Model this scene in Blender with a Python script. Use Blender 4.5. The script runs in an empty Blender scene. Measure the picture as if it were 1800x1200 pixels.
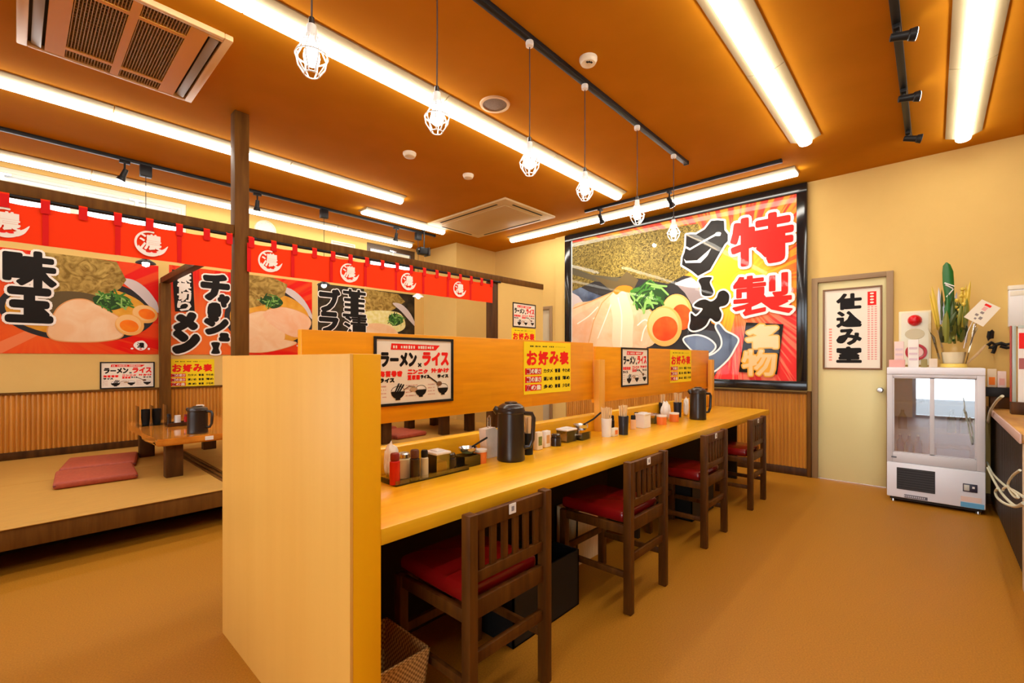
import bpy, bmesh, math, random
from mathutils import Vector, Matrix, geometry
random.seed(7)
R = math.radians
SC = bpy.context.scene
COL = SC.collection
PI = math.pi

# ------------------------------------------------------------------ camera, world, exposure
EYE = 1.25
FPX = 805.0
FX, FY = 0.73606, 0.67692            # viewing direction on the floor plan
cam = bpy.data.cameras.new('camera')
cam.sensor_width = 36.0
cam.lens = 36.0 * FPX / 1800.0
cam.shift_y = 31.0 / 1800.0
cam.clip_start = 0.05
cam_o = bpy.data.objects.new('camera', cam)
cam_o.location = (0, 0, EYE)
cam_o.rotation_euler = (R(90), 0, -math.atan2(FX, FY))
COL.objects.link(cam_o)
SC.camera = cam_o

wd = bpy.data.worlds.new('daylight')
SC.world = wd
wd.use_nodes = True
bg = wd.node_tree.nodes['Background']
bg.inputs[0].default_value = (0.93, 0.965, 1.0, 1)
bg.inputs[1].default_value = 4.0

vs = SC.view_settings
vs.view_transform = 'Standard'
vs.look = 'None'
vs.exposure = 1.0
vs.gamma = 1.0
vs.use_curve_mapping = False
SC.cycles.max_bounces = 8
SC.cycles.diffuse_bounces = 5
SC.cycles.caustics_reflective = False
SC.cycles.caustics_refractive = False
SC.cycles.sample_clamp_indirect = 6.0

TUBE = 12.0           # radiance of the LED battens
BULB = 14.0

# ------------------------------------------------------------------ measuring helpers
def ray(u, v):
    k = (u - 900.0) / FPX
    return Vector((FX + FY * k, FY - FX * k, (631.0 - v) / FPX))

def on(ax, val, u, v):
    """point of the plane ax = val seen at (u, v) of the 1800 x 1200 photograph"""
    r = ray(u, v)
    i = 'XYZ'.index(ax)
    o = Vector((0, 0, EYE))
    return o + r * ((val - o[i]) / r[i])

# ------------------------------------------------------------------ materials
MATS = {}

def M(name, col, rough=0.5, metal=0.0, emit=None, estr=0.0, spec=0.5, trans=0.0, alpha=1.0, coat=0.0):
    if name in MATS:
        return MATS[name]
    m = bpy.data.materials.new(name)
    m.use_nodes = True
    p = m.node_tree.nodes['Principled BSDF']
    p.inputs['Base Color'].default_value = (*col, 1)
    p.inputs['Roughness'].default_value = rough
    p.inputs['Metallic'].default_value = metal
    p.inputs['Specular IOR Level'].default_value = spec
    p.inputs['Transmission Weight'].default_value = trans
    p.inputs['Alpha'].default_value = alpha
    p.inputs['Coat Weight'].default_value = coat
    if emit:
        p.inputs['Emission Color'].default_value = (*emit, 1)
        p.inputs['Emission Strength'].default_value = estr
    MATS[name] = m
    return m

def NZ(name, c1, c2, scale=(1, 1, 1), noise=4.0, detail=4.0, rough=0.5, bump=0.0, coords='Object', lo=0.35, hi=0.65, spec=0.5, coat=0.0, dist=0.0):
    """two colours mixed by stretched noise (wood, vinyl, fabric ...)"""
    if name in MATS:
        return MATS[name]
    m = M(name, c1, rough, spec=spec, coat=coat)
    nt = m.node_tree
    p = nt.nodes['Principled BSDF']
    tc = nt.nodes.new('ShaderNodeTexCoord')
    mp = nt.nodes.new('ShaderNodeMapping')
    mp.inputs['Scale'].default_value = scale
    nz = nt.nodes.new('ShaderNodeTexNoise')
    nz.inputs['Scale'].default_value = noise
    nz.inputs['Detail'].default_value = detail
    nz.inputs['Distortion'].default_value = dist
    cr = nt.nodes.new('ShaderNodeValToRGB')
    cr.color_ramp.elements[0].position = lo
    cr.color_ramp.elements[1].position = hi
    cr.color_ramp.elements[0].color = (*c1, 1)
    cr.color_ramp.elements[1].color = (*c2, 1)
    L = nt.links.new
    L(tc.outputs[coords], mp.inputs[0])
    L(mp.outputs[0], nz.inputs['Vector'])
    L(nz.outputs[0], cr.inputs[0])
    L(cr.outputs[0], p.inputs['Base Color'])
    if bump:
        b = nt.nodes.new('ShaderNodeBump')
        b.inputs['Strength'].default_value = bump
        b.inputs['Distance'].default_value = 0.01
        L(nz.outputs[0], b.inputs['Height'])
        L(b.outputs[0], p.inputs['Normal'])
    return m

def staves(name, cols, width, length, rough=0.3, axis='X', coat=0.0):
    """butcher-block: glued staves of slightly different tone, on metric coordinates"""
    if name in MATS:
        return MATS[name]
    m = M(name, cols[0], rough, coat=coat)
    nt = m.node_tree
    L = nt.links.new
    p = nt.nodes['Principled BSDF']
    tc = nt.nodes.new('ShaderNodeTexCoord')
    mp = nt.nodes.new('ShaderNodeMapping')
    if axis == 'XZ':
        mp.inputs['Rotation'].default_value = (R(-90), 0, 0)
    br = nt.nodes.new('ShaderNodeTexBrick')
    br.inputs['Scale'].default_value = 1.0
    br.inputs['Mortar Size'].default_value = 0.0
    br.inputs['Brick Width'].default_value = length
    br.inputs['Row Height'].default_value = width
    br.inputs['Color1'].default_value = (*cols[0], 1)
    br.inputs['Color2'].default_value = (*cols[1], 1)
    br.offset = 0.37
    nz = nt.nodes.new('ShaderNodeTexNoise')
    nz.inputs['Scale'].default_value = 3.0
    nz.inputs['Detail'].default_value = 5.0
    mp2 = nt.nodes.new('ShaderNodeMapping')
    mp2.inputs['Scale'].default_value = (1.2, 14, 14)
    mx = nt.nodes.new('ShaderNodeMix')
    mx.data_type = 'RGBA'
    mx.blend_type = 'MULTIPLY'
    mx.inputs['Factor'].default_value = 0.35
    cr = nt.nodes.new('ShaderNodeValToRGB')
    cr.color_ramp.elements[0].position = 0.3
    cr.color_ramp.elements[0].color = (0.62, 0.55, 0.42, 1)
    cr.color_ramp.elements[1].position = 0.7
    cr.color_ramp.elements[1].color = (1, 1, 1, 1)
    L(tc.outputs['Object'], mp.inputs[0])
    L(mp.outputs[0], br.inputs['Vector'])
    L(tc.outputs['Object'], mp2.inputs[0])
    L(mp2.outputs[0], nz.inputs['Vector'])
    L(nz.outputs[0], cr.inputs[0])
    L(br.outputs['Color'], mx.inputs['A'])
    L(cr.outputs[0], mx.inputs['B'])
    L(mx.outputs['Result'], p.inputs['Base Color'])
    return m

def glass(name, tint=(0.95, 0.98, 1.0), refl=0.12, rough=0.02, ior=1.5):
    """thin pane: mostly clear with a mirror share"""
    if name in MATS:
        return MATS[name]
    m = bpy.data.materials.new(name)
    m.use_nodes = True
    nt = m.node_tree
    nt.nodes.clear()
    out = nt.nodes.new('ShaderNodeOutputMaterial')
    tr = nt.nodes.new('ShaderNodeBsdfTransparent')
    tr.inputs[0].default_value = (*tint, 1)
    gl = nt.nodes.new('ShaderNodeBsdfGlossy')
    gl.inputs['Roughness'].default_value = rough
    fr = nt.nodes.new('ShaderNodeFresnel')
    fr.inputs[0].default_value = ior
    ad = nt.nodes.new('ShaderNodeMath')
    ad.operation = 'ADD'
    ad.use_clamp = True
    ad.inputs[1].default_value = refl
    mx = nt.nodes.new('ShaderNodeMixShader')
    L = nt.links.new
    L(fr.outputs[0], ad.inputs[0])
    L(ad.outputs[0], mx.inputs[0])
    L(tr.outputs[0], mx.inputs[1])
    L(gl.outputs[0], mx.inputs[2])
    L(mx.outputs[0], out.inputs[0])
    MATS[name] = m
    return m

def rays_mat(name, center, c1, c2, c3, n=46.0, radius=0.9, rough=0.45):
    """printed sunburst: radial streaks of two colours, a third colour round the centre (UV in metres)"""
    m = M(name, c1, rough)
    nt = m.node_tree
    L = nt.links.new
    p = nt.nodes['Principled BSDF']
    uv = nt.nodes.new('ShaderNodeUVMap')
    sub = nt.nodes.new('ShaderNodeVectorMath')
    sub.operation = 'SUBTRACT'
    sub.inputs[1].default_value = (center[0], center[1], 0)
    sep = nt.nodes.new('ShaderNodeSeparateXYZ')
    at = nt.nodes.new('ShaderNodeMath')
    at.operation = 'ARCTAN2'
    ln = nt.nodes.new('ShaderNodeVectorMath')
    ln.operation = 'LENGTH'
    nz = nt.nodes.new('ShaderNodeTexNoise')
    nz.noise_dimensions = '2D'
    nz.inputs['Scale'].default_value = n / 6.0
    nz.inputs['Detail'].default_value = 3.0
    cmb = nt.nodes.new('ShaderNodeCombineXYZ')
    sc = nt.nodes.new('ShaderNodeMath')
    sc.operation = 'MULTIPLY'
    sc.inputs[1].default_value = 0.06
    cr = nt.nodes.new('ShaderNodeValToRGB')
    cr.color_ramp.elements[0].position = 0.46
    cr.color_ramp.elements[0].color = (*c1, 1)
    cr.color_ramp.elements[1].position = 0.56
    cr.color_ramp.elements[1].color = (*c2, 1)
    mr = nt.nodes.new('ShaderNodeMapRange')
    mr.inputs['From Min'].default_value = radius * 0.25
    mr.inputs['From Max'].default_value = radius
    mx = nt.nodes.new('ShaderNodeMix')
    mx.data_type = 'RGBA'
    mx.inputs['A'].default_value = (*c3, 1)
    L(uv.outputs[0], sub.inputs[0])
    L(sub.outputs[0], sep.inputs[0])
    L(sub.outputs[0], ln.inputs[0])
    L(sep.outputs[1], at.inputs[0])
    L(sep.outputs[0], at.inputs[1])
    L(at.outputs[0], cmb.inputs[0])
    L(ln.outputs['Value'], sc.inputs[0])
    L(sc.outputs[0], cmb.inputs[1])
    L(cmb.outputs[0], nz.inputs['Vector'])
    L(nz.outputs[0], cr.inputs[0])
    L(ln.outputs['Value'], mr.inputs['Value'])
    L(mr.outputs[0], mx.inputs['Factor'])
    L(cr.outputs[0], mx.inputs['B'])
    L(mx.outputs['Result'], p.inputs['Base Color'])
    return m

wall_m = NZ('wall_paper', (0.72, 0.50, 0.165), (0.73, 0.51, 0.17), noise=9, rough=0.85, spec=0.2)
ceil_m = NZ('ceiling_paint', (0.48, 0.190, 0.008), (0.52, 0.205, 0.010), noise=3, rough=0.9, spec=0.04)
floor_m = NZ('floor_vinyl', (0.32, 0.128, 0.007), (0.44, 0.182, 0.012), noise=150, detail=4, rough=0.5, bump=0.02, lo=0.3, hi=0.7, spec=0.22)
dark_wood = NZ('dark_stained_wood', (0.050, 0.019, 0.005), (0.095, 0.038, 0.009), scale=(1, 1, 0.12), noise=22, rough=0.45, spec=0.15)
post_wood = NZ('brown_post_wood', (0.105, 0.042, 0.007), (0.16, 0.068, 0.012), scale=(1, 1, 0.1), noise=26, rough=0.55, spec=0.1)
chair_wood = NZ('chair_wood', (0.066, 0.021, 0.003), (0.115, 0.040, 0.005), scale=(1, 1, 0.12), noise=30, rough=0.42, spec=0.14)
counter_m = staves('counter_staves', ((0.84, 0.43, 0.010), (0.90, 0.475, 0.015)), 0.062, 0.62, rough=0.26)
board_m = staves('board_staves', ((0.84, 0.32, 0.002), (0.90, 0.37, 0.004)), 0.055, 0.55, rough=0.33, axis='XZ')
post_orange = NZ('orange_wood', (0.72, 0.33, 0.035), (0.80, 0.40, 0.055), scale=(1, 1, 0.08), noise=18, rough=0.35)
panel_m = NZ('pale_laminate', (0.78, 0.40, 0.07), (0.82, 0.44, 0.085), scale=(1, 1, 0.06), noise=9, rough=0.42)
panel_edge = NZ('orange_laminate', (0.90, 0.43, 0.002), (0.93, 0.455, 0.003), scale=(1, 1, 0.06), noise=9, rough=0.4)
tatami_m = NZ('tatami_weave', (0.44, 0.235, 0.038), (0.52, 0.28, 0.05), scale=(1, 30, 1), noise=8, rough=0.55)
rib_m = NZ('ribbed_wood', (0.50, 0.195, 0.018), (0.62, 0.26, 0.028), scale=(1, 1, 0.05), noise=24, rough=0.4)
rib_dark = M('ribbed_black_board', (0.030, 0.018, 0.010), 0.5, spec=0.2)
amber = NZ('lacquered_amber_wood', (0.50, 0.16, 0.015), (0.72, 0.28, 0.03), scale=(1, 0.25, 1), noise=6, rough=0.12, coat=0.6)
black = M('black_plastic', (0.010, 0.010, 0.011), 0.45, spec=0.25)
black_gloss = M('black_gloss', (0.008, 0.008, 0.009), 0.14)
brownblack = M('brown_black_plastic', (0.022, 0.014, 0.010), 0.28)
navy = M('dark_navy_plastic', (0.012, 0.016, 0.03), 0.3)
white = M('white_plastic', (0.82, 0.82, 0.80), 0.4)
offwhite = M('ivory_plastic', (0.80, 0.74, 0.58), 0.45)
cream_door = M('cream_door_paint', (0.76, 0.69, 0.34), 0.4)
housing_m = M('cream_enamel', (0.40, 0.33, 0.20), 0.5, spec=0.2)
led_m = M('led_diffuser', (1, 1, 1), 0.4, emit=(1.0, 0.945, 0.83), estr=TUBE)
bulb_m = M('lit_bulb', (1, 1, 1), 0.3, emit=(1.0, 0.97, 0.93), estr=BULB)
red_cloth = M('red_noren_cloth', (0.90, 0.045, 0.006), 0.75, spec=0.1)
red_dark = M('red_noren_seam', (0.66, 0.008, 0.008), 0.75, spec=0.2)
red_vinyl = M('red_vinyl_seat', (0.20, 0.0035, 0.0035), 0.2)
zabuton = NZ('rust_red_cloth', (0.33, 0.05, 0.022), (0.40, 0.07, 0.03), noise=40, rough=0.6)
red_print = M('red_ink', (0.82, 0.02, 0.015), 0.45)
yellow_print = M('yellow_ink', (0.93, 0.72, 0.02), 0.45)
white_print = M('white_ink', (0.88, 0.85, 0.80), 0.45)
black_print = M('black_ink', (0.012, 0.010, 0.009), 0.5, spec=0.2)
cream_print = M('cream_ink', (0.86, 0.80, 0.68), 0.45)
steel = M('brushed_steel', (0.62, 0.62, 0.62), 0.25, metal=1.0)
clear = glass('clear_acrylic', (0.96, 0.97, 0.96), 0.03)
clear_tub = glass('clear_tub', (0.97, 0.98, 0.96), 0.04, 0.1)
pane_m = glass('fridge_glass', (0.90, 0.94, 1.0), 0.30, 0.015)
window_glass = glass('window_glass', (0.96, 0.98, 1.0), 0.02)
white_paper = M('white_paper', (0.85, 0.83, 0.78), 0.7)
pink_paper = M('pink_paper', (0.80, 0.42, 0.38), 0.7)
pale_wood = NZ('pale_chopstick_wood', (0.74, 0.52, 0.26), (0.82, 0.60, 0.33), scale=(1, 1, 0.1), noise=60, rough=0.6)

# ------------------------------------------------------------------ mesh builder
class MB:
    def __init__(s):
        s.bm = bmesh.new()
        s.mats = []

    def mi(s, mat):
        if mat not in s.mats:
            s.mats.append(mat)
        return s.mats.index(mat)

    def face(s, pts, mat):
        vs_ = [s.bm.verts.new(p) for p in pts]
        f = s.bm.faces.new(vs_)
        f.material_index = s.mi(mat)
        return f

    def box(s, x0, x1, y0, y1, z0, z1, mat, bev=0.0, seg=2, rot=None):
        mt = Matrix.Translation(((x0 + x1) / 2, (y0 + y1) / 2, (z0 + z1) / 2))
        if rot is not None:
            mt = mt @ rot
        mt = mt @ Matrix.Diagonal((abs(x1 - x0), abs(y1 - y0), abs(z1 - z0), 1))
        r = bmesh.ops.create_cube(s.bm, size=1.0, matrix=mt)
        k = s.mi(mat)
        fs = set()
        es = set()
        for v in r['verts']:
            fs.update(v.link_faces)
            es.update(v.link_edges)
        for f in fs:
            f.material_index = k
        if bev:
            g = bmesh.ops.bevel(s.bm, geom=list(es), offset=bev, segments=seg, affect='EDGES', profile=0.5)
            for f in g['faces']:
                f.material_index = k
        return s

    def ring(s, c, ax1, ax2, r, n):
        return [s.bm.verts.new(c + ax1 * (math.cos(2 * PI * i / n) * r) + ax2 * (math.sin(2 * PI * i / n) * r)) for i in range(n)]

    def bridge(s, a, b, k):
        n = len(a)
        for i in range(n):
            f = s.bm.faces.new((a[i], a[(i + 1) % n], b[(i + 1) % n], b[i]))
            f.material_index = k

    def tube(s, pts, r, mat, n=8, closed=False, cap=True):
        pts = [Vector(p) for p in pts]
        k = s.mi(mat)
        rings = []
        m = len(pts)
        prev = None
        for i, p in enumerate(pts):
            if closed:
                d = pts[(i + 1) % m] - pts[i - 1]
            else:
                d = pts[min(i + 1, m - 1)] - pts[max(i - 1, 0)]
            d.normalize()
            if prev is None:
                up = Vector((0, 0, 1)) if abs(d.z) < 0.9 else Vector((1, 0, 0))
                a1 = d.cross(up).normalized()
            else:
                a1 = (prev - d * prev.dot(d)).normalized()
            prev = a1
            rr = r[i] if isinstance(r, (list, tuple)) else r
            rings.append(s.ring(p, a1, d.cross(a1), rr, n))
        for i in range(m - 1):
            s.bridge(rings[i], rings[i + 1], k)
        if closed:
            s.bridge(rings[-1], rings[0], k)
        elif cap:
            for rg in (rings[0], rings[-1]):
                try:
                    f = s.bm.faces.new(rg)
                    f.material_index = k
                except ValueError:
                    pass
        return s

    def lathe(s, prof, c, mat, n=24):
        """profile of (radius, height) turned about the vertical through c"""
        c = Vector(c)
        k = s.mi(mat)
        X, Y = Vector((1, 0, 0)), Vector((0, 1, 0))
        prev = None
        for (r, z) in prof:
            if r < 1e-5:
                cur = [s.bm.verts.new(c + Vector((0, 0, z)))]
            else:
                cur = s.ring(c + Vector((0, 0, z)), X, Y, r, n)
            if prev is not None:
                if len(prev) == 1 and len(cur) > 1:
                    for i in range(n):
                        s.bm.faces.new((prev[0], cur[i], cur[(i + 1) % n])).material_index = k
                elif len(cur) == 1 and len(prev) > 1:
                    for i in range(n):
                        s.bm.faces.new((prev[i], cur[0], prev[(i + 1) % n])).material_index = k
                elif len(cur) > 1:
                    s.bridge(prev, cur, k)
            prev = cur
        return s

    def prism(s, poly, ax, d0, d1, mat):
        """2-D outline extruded along ax ('X': poly in y,z; 'Y': x,z; 'Z': x,y)"""
        k = s.mi(mat)
        def P(a, b, d):
            return {'X': (d, a, b), 'Y': (a, d, b), 'Z': (a, b, d)}[ax]
        A = [s.bm.verts.new(P(a, b, d0)) for a, b in poly]
        B = [s.bm.verts.new(P(a, b, d1)) for a, b in poly]
        s.bridge(A, B, k)
        s.bm.faces.new(A).material_index = k
        s.bm.faces.new(B).material_index = k
        return s

    def build(s, name, parent=None, auto=35, kind=None):
        me = bpy.data.meshes.new(name)
        bmesh.ops.recalc_face_normals(s.bm, faces=s.bm.faces[:])
        if parent is not None:
            off = Vector((0, 0, 0))
            q = parent
            while q is not None:
                off += q.location
                q = q.parent
            bmesh.ops.translate(s.bm, verts=s.bm.verts[:], vec=-off)
        s.bm.to_mesh(me)
        s.bm.free()
        for m in s.mats:
            me.materials.append(m)
        if auto:
            me.polygons.foreach_set('use_smooth', [True] * len(me.polygons))
            me.set_sharp_from_angle(angle=R(auto))
        o = bpy.data.objects.new(name, me)
        COL.objects.link(o)
        if parent is not None:
            o.parent = parent
        if kind:
            o['kind'] = kind
        return o

def tag(o, label, cat, group=None, kind=None):
    o['label'] = label
    o['category'] = cat
    if group:
        o['group'] = group
    if kind:
        o['kind'] = kind
    return o

def thing(name, label, cat, loc, group=None):
    o = bpy.data.objects.new(name, None)
    o.empty_display_size = 0.05
    COL.objects.link(o)
    o.location = loc
    return tag(o, label, cat, group)

def struct(name, mb, parent=None):
    o = mb.build(name, parent)
    if parent is None:
        o['kind'] = 'structure'
    return o

def kids(o):
    return [c for c in bpy.data.objects if c.parent == o]

def dup(root, loc, label, group=None, rotz=None):
    r = root.copy()
    COL.objects.link(r)
    r.location = loc
    if rotz is not None:
        r.rotation_euler = (0, 0, rotz)
    r['label'] = label
    if group:
        r['group'] = group
    for ch in kids(root):
        c = ch.copy()
        COL.objects.link(c)
        c.parent = r
        for g in kids(ch):
            d = g.copy()
            COL.objects.link(d)
            d.parent = c
    return r

# ------------------------------------------------------------------ printed artwork
GL = {}

def glyph(ch):
    if ch in GL:
        return GL[ch]
    c = bpy.data.curves.new('glyph', 'FONT')
    c.body = ch
    c.size = 1.0
    c.resolution_u = 2
    o = bpy.data.objects.new('glyph', c)
    me = o.to_mesh()
    vs_ = [(v.co.x, v.co.y) for v in me.vertices]
    fs = [tuple(p.vertices) for p in me.polygons]
    cnt = {}
    for f in fs:
        for i in range(len(f)):
            e = tuple(sorted((f[i], f[(i + 1) % len(f)])))
            cnt[e] = cnt.get(e, 0) + 1
    ed = [e for e, n in cnt.items() if n == 1]
    o.to_mesh_clear()
    bpy.data.objects.remove(o)
    bpy.data.curves.remove(c)
    GL[ch] = (vs_, fs, ed)
    return GL[ch]

def smooth(pts, n=5):
    """closed Catmull-Rom curve through the points"""
    out = []
    m = len(pts)
    for i in range(m):
        p0, p1, p2, p3 = pts[i - 1], pts[i], pts[(i + 1) % m], pts[(i + 2) % m]
        for j in range(n):
            t = j / n
            q = []
            for k in (0, 1):
                a, b, c, d = p0[k], p1[k], p2[k], p3[k]
                q.append(0.5 * (2 * b + (c - a) * t + (2 * a - 5 * b + 4 * c - d) * t * t + (3 * b - a - 3 * c + d) * t ** 3))
            out.append(tuple(q))
    return out

def ell(ca, cb, ra, rb, n=28, a0=0.0, a1=360.0, rot=0.0):
    full = abs(a1 - a0) > 359
    out = []
    for i in range(n if full else n + 1):
        t = R(a0 + (a1 - a0) * i / n)
        x, y = ra * math.cos(t), rb * math.sin(t)
        out.append((ca + x * math.cos(rot) - y * math.sin(rot), cb + x * math.sin(rot) + y * math.cos(rot)))
    return out

class Art:
    """flat print in layers on a wall plane; a runs to the right, b upwards, both in metres"""
    STEP = 0.0007

    def __init__(s, plane, val):
        s.pl, s.val = plane, val
        s.V, s.F, s.K, s.U, s.mats = [], [], [], [], []
        s.n = 0

    def ab(s, u, v):
        p = on(s.pl, s.val, u, v)
        return (p.x, p.z) if s.pl == 'Y' else (-p.y, p.z)

    def px(s, pts):
        return [s.ab(u, v) for u, v in pts]

    def co(s, a, b, l):
        d = l * s.STEP
        return (a, s.val - d, b) if s.pl == 'Y' else (s.val - d, -a, b)

    def k(s, mat):
        if mat not in s.mats:
            s.mats.append(mat)
        return s.mats.index(mat)

    def add(s, pts, faces, layer, mat):
        o = len(s.V)
        s.n = (s.n + 1) % 56                                        # a hair of extra depth keeps neighbours of one layer apart
        layer += s.n / 64.0
        s.V += [s.co(a, b, layer) for a, b in pts]
        s.U += list(pts)
        s.F += [tuple(o + i for i in f) for f in faces]
        s.K += [s.k(mat)] * len(faces)
        return s

    def poly(s, pts, layer, mat):
        t = geometry.tessellate_polygon([[Vector((a, b, 0)) for a, b in pts]])
        return s.add(pts, t, layer, mat)

    def rect(s, a0, a1, b0, b1, layer, mat):
        return s.add([(a0, b0), (a1, b0), (a1, b1), (a0, b1)], [(0, 1, 2, 3)], layer, mat)

    def union(s, P, F, layer, mat):
        """merge overlapping polygons of one layer into a single flat triangulation"""
        r = geometry.delaunay_2d_cdt([Vector(p) for p in P], [], [list(f) for f in F], 1, 1e-6)
        return s.add([(v.x, v.y) for v in r[0]], [tuple(f) for f in r[2]], layer, mat)

    def seg_polys(s, pts, edges, w, caps=True):
        P, F = [], []
        for i, j in edges:
            ax, ay = pts[i]
            bx, by = pts[j]
            dx, dy = bx - ax, by - ay
            l = math.hypot(dx, dy)
            if l < 1e-7:
                continue
            nx, ny = -dy / l * w, dx / l * w
            o = len(P)
            P += [(ax + nx, ay + ny), (ax - nx, ay - ny), (bx - nx, by - ny), (bx + nx, by + ny)]
            F.append((o, o + 1, o + 2, o + 3))
        if caps:
            used = {i for e in edges for i in e}
            for i in used:
                o = len(P)
                P += [(pts[i][0] + w * math.cos(t * PI / 4 + .37), pts[i][1] + w * math.sin(t * PI / 4 + .37)) for t in range(8)]
                F.append(tuple(range(o, o + 8)))
        return P, F

    def line(s, pts, w, layer, mat, closed=False):
        n = len(pts)
        e = [(i, i + 1) for i in range(n - 1)] + ([(n - 1, 0)] if closed else [])
        P, F = s.seg_polys(pts, e, w)
        return s.union(P, F, layer, mat)

    def fat(s, pts, w, layer, mat):
        """polygon grown by w on all sides"""
        n = len(pts)
        P, F = s.seg_polys(pts, [(i, (i + 1) % n) for i in range(n)], w)
        t = geometry.tessellate_polygon([[Vector((a, b, 0)) for a, b in pts]])
        return s.union(P + list(pts), F + [tuple(len(P) + i for i in f) for f in t], layer, mat)

    def text(s, ch, a0, a1, b0, b1, layer, mat, dil=0.0, edge=None, edge_w=0.0, shear=0.0):
        """one character stretched to the box; dil thickens the strokes, edge gives it an outline"""
        vs_, fs, ed = glyph(ch)
        if not vs_:
            return s
        x0, x1 = min(v[0] for v in vs_), max(v[0] for v in vs_)
        y0, y1 = min(v[1] for v in vs_), max(v[1] for v in vs_)
        if x1 - x0 < 1e-4 or y1 - y0 < 1e-4:
            return s
        h = y1 - y0
        if ch in 'ー一':
            mb_ = (b0 + b1) / 2
            hh = (b1 - b0) * 0.12
            b0, b1 = mb_ - hh, mb_ + hh
        A0, A1, B0, B1 = a0 + dil, a1 - dil, b0 + dil, b1 - dil
        if B1 <= B0:
            B0, B1 = (b0 + b1) / 2 - 0.001, (b0 + b1) / 2 + 0.001
        pts = []
        for x, y in vs_:
            b = B0 + (y - y0) / h * (B1 - B0)
            a = A0 + (x - x0) / (x1 - x0) * (A1 - A0) + shear * (b - b0)
            pts.append((a, b))
        if edge is not None:
            P, F = s.seg_polys(pts, ed, dil + edge_w)
            s.union(P + pts, F + [tuple(len(P) + i for i in f) for f in fs], layer, edge)
            layer += 1
        if dil:
            P, F = s.seg_polys(pts, ed, dil)
            s.union(P + pts, F + [tuple(len(P) + i for i in f) for f in fs], layer, mat)
        else:
            s.add(pts, fs, layer, mat)
        return s

    def row(s, txt, a0, a1, b0, b1, layer, mat, dil=0.0, gap=0.08, **kw):
        n = len(txt)
        w = (a1 - a0) / n
        for i, ch in enumerate(txt):
            s.text(ch, a0 + w * (i + gap / 2), a0 + w * (i + 1 - gap / 2), b0, b1, layer, mat, dil, **kw)
        return s

    def build(s, name, parent=None):
        me = bpy.data.meshes.new(name)
        off = Vector((0, 0, 0))
        q = parent
        while q is not None:
            off += q.location
            q = q.parent
        me.from_pydata([Vector(v) - off for v in s.V], [], s.F)
        uv = me.uv_layers.new(name='UVMap')
        for lp in me.loops:
            uv.data[lp.index].uv = s.U[lp.vertex_index]
        for m in s.mats:
            me.materials.append(m)
        for p, k in zip(me.polygons, s.K):
            p.material_index = k
        o = bpy.data.objects.new(name, me)
        COL.objects.link(o)
        o.parent = parent
        return o

# ------------------------------------------------------------------ the room
XW, YW, ZC = 5.72, 6.53, 3.13          # far wall, left wall, ceiling
XB, YR = -2.6, -3.2                    # entrance wall behind, kitchen wall
PZ, PY = 0.28, 3.92                    # seating platform: height and front edge
CZ = 0.74                              # counter height

m = MB()
m.box(XB, XW + 0.1, YR, YW + 0.1, -0.1, 0, floor_m)
struct('floor', m)
m = MB()
m.box(XB, XW + 0.1, YR, YW + 0.1, ZC, ZC + 0.1, ceil_m)
struct('ceiling', m)

# far wall with two door openings
D1 = (0.325, 0.900, 2.055)             # door_1: y range and head
D2 = (4.44, 5.2, 2.04)                 # door_2 behind the alcove
m = MB()
m.box(XW, XW + 0.1, YR, D1[0], 0, ZC, wall_m)
m.box(XW, XW + 0.1, D1[0], D1[1], D1[2], ZC, wall_m)
m.box(XW, XW + 0.1, D1[1], D2[0], 0, ZC, wall_m)
m.box(XW, XW + 0.1, D2[0], D2[1], D2[2], ZC, wall_m)
m.box(XW, XW + 0.1, D2[1], YW + 0.1, 0, ZC, wall_m)
struct('wall_far', m)

# left wall with the high windows
WZ0, WZ1 = 2.62, 3.085
wins = [(-1.75, 1.385), (3.743, 4.65)]
m = MB()
m.box(XB, XW, YW, YW + 0.1, 0, WZ0, wall_m)
m.box(XB, XW, YW, YW + 0.1, WZ1, ZC, wall_m)
xs = [XB] + [x for w in wins for x in w] + [XW]
for i in range(0, len(xs), 2):
    m.box(xs[i], xs[i + 1], YW, YW + 0.1, WZ0, WZ1, wall_m)
struct('wall_left', m)

m = MB()
m.box(XB, XW, YR - 0.1, YR, 0, ZC, wall_m)
struct('wall_right', m)
EW = [(-2.2, 0.33, 0.0, 2.2), (0.9, 2.5, 0.75, 2.25), (3.0, 5.6, 0.75, 2.25)]   # openings of the entrance wall
m = MB()
ys = [YR] + [y for w in EW for y in w[:2]] + [YW]
for i in range(0, len(ys), 2):
    m.box(XB - 0.1, XB, ys[i], ys[i + 1], 0, ZC, wall_m)
for (y0, y1, z0, z1) in EW:
    if z0 > 0:
        m.box(XB - 0.1, XB, y0, y1, 0, z0, wall_m)
    m.box(XB - 0.1, XB, y0, y1, z1, ZC, wall_m)
struct('wall_back', m)

# boxed-out corner
m = MB()
m.box(4.83, XW, 5.66, YW, 0, ZC, wall_m)
struct('wall_corner', m)
# shallow pilaster beside the big picture
m = MB()
m.box(XW - 0.03, XW, 4.125, 4.32, 0, ZC, wall_m)
struct('trim_1', m)

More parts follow.
